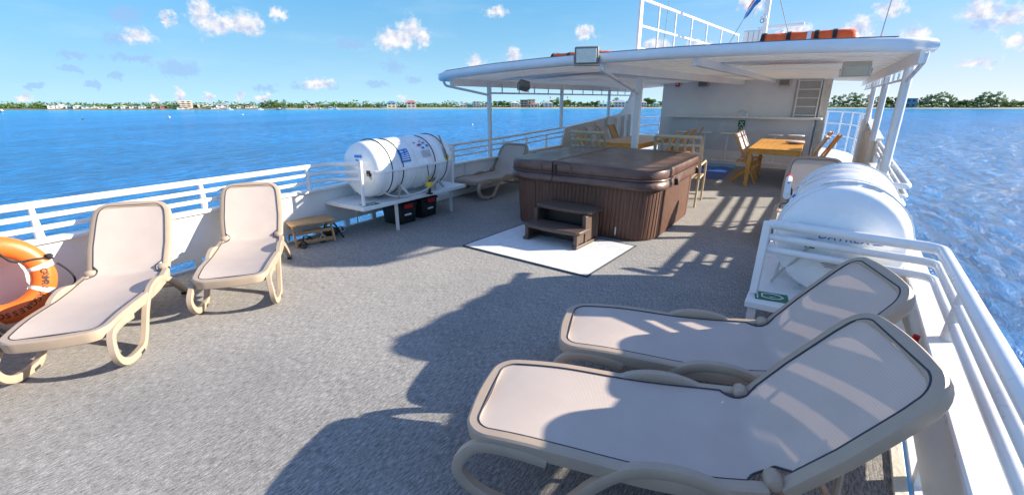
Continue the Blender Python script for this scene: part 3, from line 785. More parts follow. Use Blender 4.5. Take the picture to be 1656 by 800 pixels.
place_lounger(lg0, (-1.135, 2.385), 19.6, 'second shaded lounger, between the nearest lounger and the white canister shelf')
place_lounger(lg0, (-3.68, .51), 144.3, 'sunlit lounger on the left beside the orange lifebuoy')
place_lounger(lg0, (-3.78, 1.59), 144, 'sunlit lounger beside the small teak step stool')
place_lounger(lg0, (-3.70, -.36), 156, 'lounger at the left edge of the photo, only its arched leg and sling corner showing')
place_lounger(lg0, (-5.08, 6.20), 90, 'lounger in canopy shade between the hot tub and the bulwark')
place_lounger(build_lounger('sun_lounger', 66), (-.02, 6.0), 89, 'lounger behind the right-hand white raft canister, mostly hidden by it', True)

# ------------------------------------------------------------------ raft canisters and their shelves
def canister_parts(t, R, L, strap_mat):
    """axis along y, from -L/2 to L/2, centre height 0 (local)"""
    def shell(y):   # radius along the axis
        e = (abs(y) - (L / 2 - .11)) / .11
        r = R
        if e > 0: r = R * (.74 + .26 * sqrt(max(0, 1 - min(1, e) ** 2)))
        rib = 0
        for c in (-.42, -.14, .14, .42):
            if abs(y / L - c * .78) < .055: rib = .016
        return r + rib
    ysr = [-L / 2 + L * k / 60 for k in range(61)]
    up = [(a, y) for y in ysr for a in (0,)]
    for nm, a0, a1 in (('upper_shell', 0, pi), ('lower_shell', pi, 2 * pi)):
        b = MB(); n = 20; rows = []
        for y in ysr: rows.append([V((shell(y) * cos(a0 + (a1 - a0) * j / n), y, shell(y) * sin(a0 + (a1 - a0) * j / n))) for j in range(n + 1)])
        b.grid(rows)
        for sgn in (0, -1):
            row = rows[sgn]; c = V((0, row[0].y - (.035 if sgn == 0 else -.035), 0)); k = len(b.v)
            # slightly bulged end cap
            for f in (1, .75, .5, .25): b.v += [V((p.x * f, row[0].y + (-.045 if sgn == 0 else .045) * (1 - f * f), p.z * f)) for p in row]
            m = n + 1
            for q in range(3):
                for j in range(n): b.f.append((k + q * m + j, k + q * m + j + 1, k + (q + 1) * m + j + 1, k + (q + 1) * m + j))
            b.v.append(V((0, row[0].y + (-.045 if sgn == 0 else .045), 0))); z = len(b.v) - 1
            for j in range(n): b.f.append((k + 3 * m + j, k + 3 * m + j + 1, z))
        b.build(nm, M['canister'], t, ang=40)
    b = MB(); fl = []
    for k in range(64):   # flange round the joint
        a = 2 * pi * k / 64; 
        x = (abs(cos(a)) ** .35) * (1 if cos(a) > 0 else -1) * (R + .022); y = (abs(sin(a)) ** .35) * (1 if sin(a) > 0 else -1) * (L / 2 + .02)
        fl.append(V((x, y, 0)))
    b.sweep(fl, [(-.05, -.018), (.012, -.018), (.012, .018), (-.05, .018)], closed=True); b.build('flange', M['canister'], t, bevel=.006)
    for c in (-.36, -.22, .20, .36):
        b = MB(); y = c * L; r = shell(y) + .004
        b.sweep([V((r * cos(2 * pi * j / 40), y, r * sin(2 * pi * j / 40))) for j in range(40)], [(0, 0)] * 0 + [(-.011, -.002), (.011, -.002), (.011, .002), (-.011, .002)], closed=True, up=None) if False else b.tube([V((r * cos(2 * pi * j / 40), y, r * sin(2 * pi * j / 40))) for j in range(40)], .007, 6, closed=True)
        b.build('strap', strap_mat, t)
    return shell
def end_y(x, z, R, L):   # near end surface (y<0) of the canister
    f = min(1, sqrt(x * x + z * z) / (R * .74))
    return -L / 2 - .045 * (1 - f * f) - .004
CR, CLN = .355, 1.52
# left
cl_t = thing('raft_canister', 'white life raft canister with blue label on the shelf by the left bulwark', 'life raft canister', (-4.86, 4.53, .835), RAD(2.5), 'white life raft canisters')
sh = canister_parts(cl_t, CR, CLN, M['rope'])
def curved_patch(y0, y1, a0, a1, R, off=.006, n=8):
    return [[V(((sh(y) + off) * cos(a), y, (sh(y) + off) * sin(a))) for a in [RAD(a0 + (a1 - a0) * j / n) for j in range(n + 1)]] for y in [y0 + (y1 - y0) * k / 4 for k in range(5)]]
b = MB(); b.grid(curved_patch(-.36, -.19, 12, 40, CR)); b.build('label', M['blue'], cl_t)
b = MB()
for k, a in enumerate((16, 20, 24, 28)): b.grid(curved_patch(-.345 + .01 * k, -.205, a, a + 1.8, CR, .009, 2))
b.grid(curved_patch(-.32, -.23, 33, 36.5, CR, .009, 2)); b.build('label_lines', M['signwhite'], cl_t)
b = MB()
for y0, a in ((.08, 42), (.16, 46), (.20, 38), (.10, 34)): b.grid(curved_patch(y0, y0 + .045, a, a + 5, CR, .009, 2))
b.build('pictogram', M['inkblue'], cl_t)
b = MB()
for y0, a in ((.03, 52), (.13, 52), (.06, 44)): b.grid(curved_patch(y0, y0 + .03, a, a + 3.5, CR, .009, 2))
b.build('pictogram', M['red'], cl_t)
b = MB()
for k in range(6): b.grid(curved_patch(.06, .22, 16 + 2.6 * k, 17.0 + 2.6 * k, CR, .009, 2))
for k in range(3): b.grid(curved_patch(-.38, -.20, 56 + 3 * k, 57 + 3 * k, CR, .009, 2))
b.build('fine_print', M['inkgrey'], cl_t)
b = MB()   # blue wave mark on the near end
for k in range(5): b.bar((-.02 + .024 * k, end_y(-.02 + .02 * k, .17, CR, CLN) - .002, .17 + .012 * (k % 2)), (.002 + .024 * k, end_y(.0 + .02 * k, .17, CR, CLN) - .002, .178 + .012 * ((k + 1) % 2)), .03, .003, (0, 1, 0))
b.bar((.0, end_y(0, .13, CR, CLN) - .002, .135), (.06, end_y(.05, .13, CR, CLN) - .002, .13), .018, .003, (0, 1, 0)); b.build('logo', M['blue'], cl_t)
b = MB(); b.box((.20, -CLN / 2 - .02, -.02), (.055, .04, .07)); b.build('painter_fitting', M['black'], cl_t, bevel=.005)
for y in (-.36 * 1.0, .36):
    b = MB()
    for s in (-1, 1):
        b.bar((s * .30, y, -.22), (s * .36, y - .10, -.372), .035, .012, (1, 0, 0)); b.bar((s * .30, y, -.22), (s * .36, y + .10, -.372), .035, .012, (1, 0, 0)); b.bar((s * .295, y, -.235), (0, y, -.372), .03, .03)
    b.build('cradle', M['metal'], cl_t)
b = MB(); b.tube(spline([V((.20, -.80, -.03)), V((.27, -.62, -.28)), V((.36, -.40, -.36)), V((.44, -.05, -.33)), V((.44, .22, -.22)), V((.40, .30, -.10))], 6), .012, 8); b.build('painter_line', M['ropew'], cl_t)
t = thing('release_unit', 'yellow and black hydrostatic release hanging by the left canister', 'release unit', (-4.44, 4.62, .43))
b = MB(); b.lathe([(.03, .10), (.055, .115), (.055, .155), (.03, .17)], n=16); b.build('body', M['yellow'], t)
b = MB(); b.tube([(0, 0, .0), (0, 0, .10)], .02, 8); b.box((0, 0, .012), (.08, .05, .022)); b.build('foot', M['black'], t)
b = MB(); b.tube([(0, 0, .165), (-.01, .01, .26), (-.03, .02, .40)], .006, 6); b.build('strap', M['rope'], t)
b = MB(); b.box((-.01, .01, .23), (.03, .015, .05)); b.build('tag', M['yellow'], t)
t = thing('slip_hook', 'orange hook on the strap at the far end of the left canister', 'hook', (-4.51, 5.06, .86))
b = MB(); b.tube([V((0, 0, .0)), V((.0, .05, -.02)), V((0, .06, .05)), V((0, .03, .07))], .014, 6); b.build('hook', M['yellow'], t)
b = MB(); b.tube([V((0, 0, .02)), V((-.03, -.02, .22)), V((-.08, -.03, .34))], .012, 6); b.build('webbing', M['inkgrey'], t)

def shelf(label, x_in, x_out, y0, y1, z, legs, sgn_pos, sign_label):
    t = thing('canister_shelf', label, 'shelf', ((x_in + x_out) / 2, (y0 + y1) / 2, 0))
    b = MB(); b.span((x_in, y0, z - .05), (x_out, y1, z)); b.build('shelf_top', M['white'], t, world=True, bevel=.006)
    for x, y in legs:
        b = MB(); b.prism([(0, 0), (.055, 0), (.055, .01), (.01, .01), (.01, .055), (0, .055)], lambda a, c, q, x=x, y=y: V((x + a, y + c, .002 + q)), z - .053); b.build('leg', M['white'], t, world=True)
    s = thing('raft_sign', sign_label, 'sign', (sgn_pos[0], sgn_pos[1], z), sgn_pos[2])
    b = MB(); b.box((0, 0, .003), (.21, .15, .005)); b.build('plate', M['green'], s)
    b = MB(); w = [(.00, -.05), (.05, -.035), (.075, 0), (.05, .035), (.0, .05), (-.06, .03), (-.06, -.03)]
    b.tube([V((x, y, .0075)) for x, y in w], .006, 6, closed=True, squash=(1, .3)); b.tube([V((.0, -.02, .0075)), V((.035, 0, .0075)), V((.0, .02, .0075)), V((-.02, 0, .0075))], .006, 6, closed=True, squash=(1, .3))
    b.box((-.09, 0, .0065), (.008, .13, .003))
    b.build('symbol', M['signwhite'], s)
    return t
shelf('white steel shelf holding the left raft canister above black crates', -4.52, -5.30, 3.54, 5.52, .43, [(-4.62, 4.12), (-4.72, 5.34)], (-4.63, 3.72, RAD(75)), 'green raft sign lying on the near corner of the left shelf')
shelf('white steel shelf holding the right raft canister behind the loungers', -.25, .64, 3.36, 5.5, .35, [(-.23, 3.40), (-.23, 5.2)], (-.10, 3.52, RAD(8)), 'green raft sign on the shelf corner behind the shaded loungers')

# right canister
cr_t = thing('raft_canister', 'white life raft canister with blue lettering behind the right-hand rails', 'life raft canister', (.25, 4.46, .755), RAD(-2), 'white life raft canisters')
CR2, CL2 = .385, 1.62
sh = canister_parts(cr_t, CR2, CL2, M['canister'])
b = MB(); vs, fs = text_mesh('DATREX', .062, 1.05)
b.add([V((p.x * 1.15 + .02, end_y(p.x + .02, p.y + .068, CR2, CL2) - .003, p.y + .068)) for p in vs], fs); b.build('lettering', M['inkblue'], cr_t)
b = MB()
for k in range(5):
    h = .011 * (k - 2); wd = sqrt(max(0, .034 ** 2 - h * h)); b.bar((.205 - wd, end_y(.205, .07, CR2, CL2) - .003, .07 + h), (.205 + wd, end_y(.205, .07, CR2, CL2) - .003, .077 + h), .007, .003, (0, 1, 0))
b.build('globe_logo', M['inkblue'], cr_t)
b = MB(); b.box((-.02, end_y(-.05, -.12, CR2, CL2) + .002, -.125), (.20, .006, .06)); b.build('label', M['signwhite'], cr_t)
b = MB()
for k in range(4): b.box((-.03 + .012 * k, end_y(-.05, -.12, CR2, CL2) - .004, -.108 - .012 * k), (.11, .004, .005))
b.build('fine_print', M['inkgrey'], cr_t)
b = MB(); b.box((-.155, -CL2 / 2 - .02, .0), (.06, .05, .06)); b.build('painter_fitting', M['black'], cr_t, bevel=.006)
b = MB(); b.tube(spline([V((-.155, -.86, -.0)), V((-.22, -.82, -.14)), V((-.30, -.74, -.26)), V((-.36, -.62, -.40))], 6), .009, 8); b.build('painter_line', M['ropew'], cr_t)
b = MB()
for y0 in (-.52, -.36, -.2):
    pass
for k in range(3): b.grid(curved_patch(-.60, -.54, 84 + 11 * k, 92 + 11 * k, CR2, .006, 4))
b.build('instruction_panel', M['signwhite'], cr_t)
b = MB()
for k in range(3): b.grid(curved_patch(-.588, -.574, 85 + 11 * k, 91 + 11 * k, CR2, .009, 4)); b.grid(curved_patch(-.562, -.552, 86 + 11 * k, 90 + 11 * k, CR2, .009, 4))
for k in range(4): b.grid(curved_patch(-.595 + .014 * k, -.588 + .014 * k, 62, 78, CR2, .008, 4))
for k in range(2): b.grid(curved_patch(.30 + .03 * k, .315 + .03 * k, 70, 110, CR2, .008, 6))
b.build('fine_print', M['inkgrey'], cr_t)
b = MB(); b.grid(curved_patch(-.58, -.54, 136, 141, CR2, .008, 3)); b.build('pictogram', M['green'], cr_t)
b = MB(); b.grid(curved_patch(-.45, -.41, 150, 154, CR2, .008, 3)); b.grid(curved_patch(-.3, -.26, 146, 150, CR2, .008, 3)); b.build('pictogram', M['inkblue'], cr_t)
b = MB(); b.grid(curved_patch(-.40, -.34, 158, 162, CR2, .008, 3)); b.build('pictogram', M['yellow'], cr_t)
for y in (-.40, .40):
    b = MB()
    for s in (-1, 1):
        b.bar((s * .33, y, -.25), (s * .36, y - .10, -.447), .035, .012, (1, 0, 0)); b.bar((s * .33, y, -.25), (s * .36, y + .10, -.447), .035, .012, (1, 0, 0)); b.bar((s * .32, y, -.265), (0, y, -.44), .03, .03)
    b.build('cradle', M['metal'], cr_t)
t = thing('lanyard_tube', 'white tube with pink end cap strapped to the far side of the right canister', 'tube', (-.22, 4.9, .95))
b = MB(); b.tube([(-.16, 4.55, .90), (-.19, 5.2, .96)], .028, 10); b.build('tube', M['signwhite'], t, world=True)
b = MB(); b.tube([(-.192, 5.21, .961), (-.195, 5.27, .965)], .030, 10); b.build('end_cap', M['red'], t, world=True)
b = MB(); b.tube([(-.178, 4.9, .965), (-.14, 4.9, .90), (-.14, 5.0, .84)], .008, 6); b.build('strap', M['rope'], t, world=True)
t = thing('rope_coil', 'red and black rope hanging on the bulwark behind the shaded loungers', 'rope', (.6, 2.9, .3))
b = MB(); b.tube(spline([V((.60, 2.86, .52)), V((.575, 2.82, .34)), V((.57, 2.88, .15)), V((.575, 2.95, .3)), V((.60, 2.95, .52))], 5), .016, 8); b.build('red_rope', M['red'], t, world=True)
b = MB(); b.tube(spline([V((.60, 2.80, .45)), V((.56, 2.80, .25)), V((.56, 2.84, .10)), V((.59, 2.9, .2))], 5), .022, 8); b.build('black_strap', M['rope'], t, world=True)

# crates under the left shelf
def crate(P, label, rz):
    t = thing('storage_crate', label, 'crate', P, rz, 'black crates under the left shelf')
    b = MB(); w, d, h = .36, .36, .26
    lo = [(-.43 * w, -.43 * d), (.43 * w, -.43 * d), (.43 * w, .43 * d), (-.43 * w, .43 * d)]; hi = [(x * 1.12, y * 1.12) for x, y in lo]
    b.add([V((x, y, 0)) for x, y in lo] + [V((x, y, h)) for x, y in hi], [(3, 2, 1, 0), (4, 5, 6, 7), (0, 1, 5, 4), (1, 2, 6, 5), (2, 3, 7, 6), (3, 0, 4, 7)])
    for k in range(3): b.box((.455 * w + .006, -.12 + .12 * k, .12), (.02, .02, .2))
    b.build('bin', M['black'], t, bevel=.012)
    b = MB(); b.prism(rrect(w * 1.06, d * 1.06, .03, 3), lambda x, y, q: V((x, y, h + .001 + q)), .035); b.build('lid', M['black'], t, bevel=.008)
    b = MB(); b.box((w * .53 + .012, 0.0, h + .0), (.02, .15, .06)); b.build('latch', M['red'], t, bevel=.006)
    b = MB(); b.box((w * .47 + .012, .0, h * .52), (.01, .12, .022)); b.build('handle_tag', M['signwhite'], t)
crate((-4.90, 4.46, .002), 'black storage crate with red latch, the one nearer the camera under the shelf', RAD(-3))
crate((-4.92, 4.92, .002), 'black storage crate with red latch, behind the nearer crate under the shelf', RAD(4))

# ------------------------------------------------------------------ hot tub, step, mat
def sup(cx, cy, w, d, r, n=7): return rrect(w, d, r, n, cx, cy)
TC = (-2.545, 6.41)
tub = thing('hot_tub', 'brown wood-panelled hot tub under a folded vinyl cover', 'hot tub', (TC[0], TC[1], 0))
def ring_at(z, w, d, r): return [V((x, y, z)) for x, y in sup(TC[0], TC[1], w, d, r)]
lay = [ring_at(.012, 2.03, 2.09, .36), ring_at(.05, 2.045, 2.10, .36), ring_at(.35, 2.06, 2.12, .35), ring_at(.66, 2.075, 2.14, .34), ring_at(.74, 2.08, 2.15, .34)]
# tongue-and-groove boards: resample each ring finely and notch it
def resample(pts, step):
    out = []; k = len(pts); L = sum((pts[(i + 1) % k] - pts[i]).length for i in range(k)); N = int(L / step)
    acc = 0; i = 0; seg = (pts[1] - pts[0]).length
    for q in range(N):
        target = L * q / N
        while acc + seg < target: acc += seg; i += 1; seg = (pts[(i + 1) % k] - pts[i % k]).length
        out.append(pts[i % k].lerp(pts[(i + 1) % k], (target - acc) / max(seg, 1e-9)))
    return out
NB = 560
rows = []
for rg in lay:
    k = len(rg); L = sum((rg[(i + 1) % k] - rg[i]).length for i in range(k)); rs = resample(rg, L / NB + 1e-9)[:NB - 1]
    row = []
    m = len(rs)
    for j, p in enumerate(rs):
        nrm = V((p.x - TC[0], p.y - TC[1], 0)).normalized(); groove = .008 if j % 4 == 0 else 0
        row.append(p - nrm * groove)
    row.append(row[0].copy()); rows.append(row)
mm = min(len(r) for r in rows)
b = MB(); b.grid([r[:mm - 1] + [r[0].copy()] for r in rows]); b.build('cabinet', M['tubwood'], tub, world=True, ang=15)
b = MB(); b.prism(sup(TC[0], TC[1], 2.06, 2.10, .38), lambda x, y, q: V((x, y, .70 + q)), .05); b.build('shell_rim', M['black'], tub, world=True)
b = MB(); b.prism(sup(TC[0], TC[1], 1.86, 1.92, .40), lambda x, y, q: V((x, y, .002 + q)), .03); b.build('base_pan', M['black'], tub, world=True)
# corner trim strips
for (x, y) in ((TC[0] - .62, TC[1] - 1.056), (TC[0] + .68, TC[1] - 1.056), (TC[0] + 1.026, TC[1] - .68), (TC[0] + 1.026, TC[1] + .66)):
    b = MB(); dx = (x - TC[0]) * .02; dy = (y - TC[1]) * .022
    b.bar((x - dx * .55, y - dy * .55 - 0, .03), (x + dx * .45, y + dy * .5, .69), .03, .022, (x - TC[0] if abs(x - TC[0]) > .9 else 0, y - TC[1] if abs(y - TC[1]) > .9 else 0, 0)); b.build('trim_strip', M['tubwood'], tub, world=True, bevel=.004)
# cover halves split along y at x = seam
SX = -2.86
def half_cover(sgn):
    full = sup(TC[0], TC[1], 2.24, 2.28, .40, 9)
    def prof(z, grow):
        pts = sup(TC[0], TC[1], 2.16 + 2 * grow, 2.24 + 2 * grow, .33 + grow, 9)
        cut = SX + sgn * .008
        out = [(x if (x - cut) * sgn > 0 else cut, y) for x, y in pts]; return [V((x, y, z)) for x, y in out]
    def topz(p, base):   # cover tapers: thicker at the fold for run-off
        q = abs(p.x - SX) / 1.4; return base + .03 * (1 - q)
    levels = [(.775, -.010), (.785, .0), (.83, .005), (.872, .003), (.888, -.003), (.8945, -.012), (.897, -.03), (.898, -.12)]
    b = MB(); rs = []
    for z, g in levels:
        rg = prof(z, g)
        for p in rg:
            if z > .84: p.z = topz(p, z)
            p.z += .005 * noise.noise(p * 6)
        rs.append(rg + [rg[0].copy()])
    b.grid(rs); k = len(b.v)
    inner = [p.copy() for p in rs[-1][:-1]]; cx = sum((p.x for p in inner)) / len(inner); cy = TC[1]
    fr = [1, .8, .6, .4, .2]; n = len(inner)
    for f in fr: 
        for p in inner:
            q = V((cx + (p.x - cx) * f, cy + (p.y - cy) * f, 0)); q.z = topz(q, .897) + (.006 * noise.noise(V((q.x * 4, q.y * 4, 1)))) - .010 * (1 - f); b.v.append(q)
    for i in range(4):
        for j in range(n): b.f.append((k + i * n + j, k + i * n + (j + 1) % n, k + (i + 1) * n + (j + 1) % n, k + (i + 1) * n + j))
    b.v.append(V((cx, cy, topz(V((cx, 0, 0)), .887)))); z = len(b.v) - 1
    for j in range(n): b.f.append((k + 4 * n + j, k + 4 * n + (j + 1) % n, z))
    o = b.build('cover_half', M['vinyl'], tub, world=True, ang=60)
    # hanging skirt flap below
    b = MB(); r1 = prof(.775, -.004); r2 = prof(.69, .012); r3 = prof(.655, .006)
    for i, p in enumerate(r2): p.z += .006 * sin(i * 1.7)
    b.grid([r1 + [r1[0].copy()], r2 + [r2[0].copy()], r3 + [r3[0].copy()]]); b.build('skirt', M['vinyl'], o, ang=60, world=True, thick=.008)
    b = MB(); rg = [p for p in prof(.776, .012)]; b.tube(rg, .008, 6, closed=True); b.build('welt', M['vinyl'], o, world=True)
    return o
half_cover(-1); half_cover(1)
b = MB(); b.tube([(SX, TC[1] - 1.10, .925), (SX, TC[1], .925), (SX, TC[1] + 1.10, .925)], .010, 8); b.build('fold_welt', M['vinyl'], tub, world=True)
for x, y, r in ((SX + .04, TC[1] - 1.14, 0), (TC[0] + 1.105, TC[1] - .45, 1), (TC[0] + 1.105, TC[1] + .70, 1)):
    b = MB()
    if r: b.box((x, y, .70), (.02, .045, .09)); b.tube([(x + .012, y, .74), (x + .02, y, .66)], .018, 8)
    else: b.box((x, y, .83), (.035, .012, .12))
    b.build('latch', M['black'], tub, world=True, bevel=.004)
for x in (SX - .17, SX + .27):
    b = MB(); b.box((x, TC[1] - 1.128, .835), (.012, .008, .09)); b.build('strap_loop', M['vinyl'], tub, world=True)
b = MB(); b.box((-1.97, TC[1] - 1.056, .11), (.012, .012, .10)); b.build('drain_tab', M['signwhite'], tub, world=True)

st = thing('tub_step', 'two-tread brown plastic step in front of the hot tub', 'step', (-2.53, 4.93, .012), RAD(-4))
def tread(y0, y1, z, w):
    b = MB(); pts = [(-w / 2, y1), (w / 2, y1), (w / 2, y0 + .05), (w / 2 - .03, y0 + .02)] + [(w / 2 - .05 - (w - .1) * k / 8, y0 - .03 * sin(pi * k / 8)) for k in range(9)] + [(-w / 2 + .03, y0 + .02), (-w / 2, y0 + .05)]
    b.prism(pts, lambda x, y, q: V((x, y, z + q)), .045); return b.build('tread', M['step'], st, bevel=.012)
tread(-.27, .05, .165, .80); tread(.00, .33, .365, .80)
for s in (-1, 1):
    b = MB()
    for y in (-.22, -.02, .27): b.box((s * .35, y, .09 if y < -.1 else .18), (.05, .05, .15 if y < -.1 else .36))
    b.box((s * .35, 0.03, .02), (.075, .60, .035)); b.box((s * .35, -.1, .10), (.02, .22, .12)); b.box((s * .35, .14, .2), (.02, .24, .32))
    b.build('side_frame', M['step'], st, bevel=.008)
b = MB(); b.box((0, .16, .2), (.66, .015, .32)); b.box((0, -.02, .09), (.66, .012, .14)); b.build('back_panel', M['black'], st)

mt = thing('floor_mat', 'pale rectangular mat with dark binding under the tub step', 'mat', (-2.52, 4.63, .004), RAD(-3.6))
b = MB(); b.box((0, 0, .004), (1.66, 1.22, .008)); b.build('pile', M['mat'], mt, bevel=.002)
b = MB(); b.sweep([V((-.84, -.62, .004)), V((.84, -.62, .004)), V((.84, .62, .004)), V((-.84, .62, .004))], [(-.011, -.004), (.011, -.004), (.011, .006), (-.011, .006)], closed=True); b.build('binding', M['matedge'], mt)

bm_ = thing('rubber_mat', 'bright blue mat on the deck in front of the bar', 'mat', (-2.15, 12.3, .003), RAD(2))
b = MB(); b.box((0, 0, .004), (.86, 2.7, .008)); b.build('base', M['bluemat'], bm_)
b = MB()
pts = [(-.43 + .86 * k / 12, .72 + .10 * sin(k * .9)) for k in range(13)]
b.prism(pts + [(.43, 1.34), (-.43, 1.34)], lambda x, y, q: V((x, y, .0085 + q)), .002); b.build('wave_print', M['bluemat2'], bm_)
b = MB()
for k in range(9): b.tube([V((-.22 + .05 * k, .22, .010)), V((-.20 + .05 * k, .36, .010)), V((-.18 + .05 * k, .24, .010))], .008, 5, squash=(1, .2))
b.build('lettering', M['bluemat2'], bm_)

# ------------------------------------------------------------------ metal chairs behind the tub
def metal_chair():
    t = thing('metal_chair', '', 'chair')
    w = .36
    def arcx(x): return -.05 * (1 - (x / w) ** 2)      # back curves round the sitter
    tilt = lambda z: -.27 - .22 * (z - .42)
    b = MB()
    b.tube([V((x, tilt(1.06) + arcx(x), 1.06)) for x in [-w + 2 * w * k / 10 for k in range(11)]], .020, 8, squash=(.7, 1.3)); b.build('top_bar', M['champagne'], t)
    b = MB()
    for k in range(7):
        x = -w + 2 * w * k / 6; b.bar((x, tilt(.42) + arcx(x), .42), (x, tilt(1.05) + arcx(x), 1.05),   .05 if k in (0, 6) else .036, .012, (0, 1, 0))
    for z in (.58, .70, .82, .94):
        for i in range(6):
            x0 = -w + 2 * w * i / 6; x1 = x0 + 2 * w / 6
            b.bar((x0, tilt(z) + arcx(x0) + .001, z), (x1, tilt(z) + arcx(x1) + .001, z), .010, .034)
    b.build('lattice_back', M['champagne'], t)
    b = MB()
    for k in range(9): b.bar((-w + .04 + (2 * w - .08) * k / 8, -.28, .43), (-w + .04 + (2 * w - .08) * k / 8, .26, .44), .045, .012)
    b.tube(rounded([(-w, -.28, .425), (-w, .28, .435), (w, .28, .435), (w, -.28, .425)], .08), .018, 8); b.build('seat', M['champagne'], t)
    for s in (-1, 1):
        b = MB(); b.tube(rounded([(s * (w + .01), -.30, .64), (s * (w + .02), .22, .66), (s * (w + .02), .29, .58), (s * (w + .01), .28, .0)], .06), .018, 8); b.build('arm', M['champagne'], t)
        b = MB(); b.tube([(s * w, -.27, .45), (s * w, -.36, .0)], .018, 8); b.build('rear_leg', M['champagne'], t)
    b = MB(); b.tube([(-w, -.31, .2), (w, -.31, .2)], .012, 6); b.build('stretcher', M['champagne'], t)
    return t
mc = metal_chair(); mc.location = (-1.93, 8.12, .002); mc.rotation_euler = (0, 0, RAD(4)); mc.scale = (1, 1, 1.06); tag(mc, 'champagne metal lattice chair at the right rear corner of the hot tub', None, 'metal lattice armchairs behind the tub')
c2 = copy_tree(mc); c2.location = (-3.50, 8.25, .002); c2.rotation_euler = (0, 0, RAD(-8)); c2['label'] = 'champagne metal lattice chair behind the left half of the tub, only its top showing'

# ------------------------------------------------------------------ dining tables and folding teak chairs
def table(P, w, l, rz, label, cover=None):
    t = thing('dining_table', label, 'table', P, rz, 'teak dining tables under the canopy')
    n = 7
    b = MB()
    for k in range(n): b.box((-w / 2 + w * (k + .5) / n, 0, .745), (w / n - .006, l, .03))
    b.build('tabletop', M['teak'], t, bevel=.004)
    b = MB()
    for s in (-1, 1): b.box((s * (w / 2 - .02), 0, .69), (.03, l - .04, .078)); b.box((0, s * (l / 2 - .02), .69), (w - .08, .03, .078))
    b.build('apron', M['teak'], t, bevel=.003)
    for s in (-1, 1):
        for q in (-1, 1):
            b = MB(); b.box((s * (w / 2 - .045), q * (l / 2 - .05), .325), (.075, .075, .65)); b.build('leg', M['teak'], t, bevel=.005)
    return t
table((-.74, 11.75, .001), .92, 2.7, RAD(.8), 'long teak dining table in sun in front of the bar, beside the side passage')
table((-3.75, 11.3, .001), 1.05, 2.6, RAD(-2), 'long teak dining table behind the hot tub, near the raised bulwark')
def folding_chair():
    """sitter faces +y; X-frame sides"""
    t = thing('folding_chair', '', 'chair')
    for s in (-1, 1):
        b = MB(); b.bar((s * .215, .22, 0.001), (s * .215, -.30, 1.01), .035, .03, (1, 0, 0)); b.build('back_post', M['teak'], t, bevel=.004)
        b = MB(); b.bar((s * .18, -.26, 0.001), (s * .18, .20, .43), .03, .028, (1, 0, 0)); b.build('leg', M['teak'], t, bevel=.004)
    b = MB()
    for k in range(6): b.box((0, -.17 + .075 * k, .44), (.42, .06, .018))
    b.build('seat', M['teak'], t, bevel=.003)
    b = MB()
    for k in range(5): x = -.15 + .075 * k; b.bar((x, -.085 , .53), (x, -.285, .97), .064, .012, (0, 1, 0))
    b.bar((-.215, -.292, .985), (.215, -.292, .985), .05, .02); b.bar((-.215, -.08, .54), (.215, -.08, .54), .04, .02); b.build('back_slats', M['teak'], t, bevel=.003)
    return t
def back_cover(t):
    b = MB(); rows = []
    for k in range(9):
        f = k / 8
        rows.append([V((-.225 + .45 * j / 8, -.06 - .245 * f + .022 * (1 - (j / 4 - 1) ** 2) + .012 * noise.noise(V((j * .6, k * .7, 2))) + .03,   .47 + .53 * f + .01 * sin(j * 2.1) * (k == 8))) for j in range(9)])
    b.grid(rows); return b.build('back_cushion', M['cover_cloth'], t, ang=70, thick=.05)
G = 'folding teak chairs round the two tables'
ch_plain = folding_chair(); ch_cov = copy_tree(ch_plain); back_cover(ch_cov)
def place_chair(o, x, y, deg, label, first=False):
    c = o if first else copy_tree(o)
    c.location = (x, y, .002); c.rotation_euler = (0, 0, RAD(deg)); c['label'] = label; c['group'] = G
place_chair(ch_cov, -1.22, 10.95, -88, 'cushioned folding chair at the left of the sunlit table, nearer the tub', True)
place_chair(ch_cov, -1.25, 11.75, -90, 'cushioned folding chair at the left of the sunlit table, nearer the bar')
place_chair(ch_cov, -.16, 10.95, 88, 'folding chair with pale cushion at the near right corner of the sunlit table')
place_chair(ch_plain, .03, 11.60, 94, 'folding chair without cushion, middle one on the right of the sunlit table', True)
place_chair(ch_cov, -.10, 12.5, 90, 'folding chair at the far end of the right side of the sunlit table')
place_chair(ch_plain, -2.86, 10.35, 97, 'bare folding chair just right of the square canopy post, nearest the tub')
place_chair(ch_plain, -2.82, 11.05, 104, 'bare folding chair second from the tub on the right of the shaded table')
place_chair(ch_cov, -2.86, 11.9, 96, 'cushioned folding chair third from the tub on the right of the shaded table')
place_chair(ch_plain, -2.84, 12.65, 100, 'folding chair nearest the bar on the right side of the shaded table')
place_chair(ch_plain, -4.62, 10.30, -80, 'bare folding chair at the left side of the shaded table, nearest the tub')
place_chair(ch_cov, -4.70, 11.15, -88, 'folding chair with pale cushion, second from the tub on the left of the shaded table')
place_chair(ch_cov, -4.74, 12.0, -86, 'folding chair with pale cushion, third from the tub on the left of the shaded table')
place_chair(ch_plain, -4.76, 12.75, -90, 'folding chair at the left side of the shaded table, half behind the square canopy post')
t = thing('cushion', 'loose pale cushion lying on the sunlit teak table', 'cushion', (-.44, 11.9, .764), RAD(20))
b = MB(); b.ell((0, 0, .035), (.19, .15, .035), 14, 8); b.build('pad', M['cover_cloth'], t); b = MB(); b.tube([V((.19 * cos(2 * pi * k / 24), .15 * sin(2 * pi * k / 24), .035)) for k in range(24)], .006, 6, closed=True); b.build('piping', M['dark'], t)

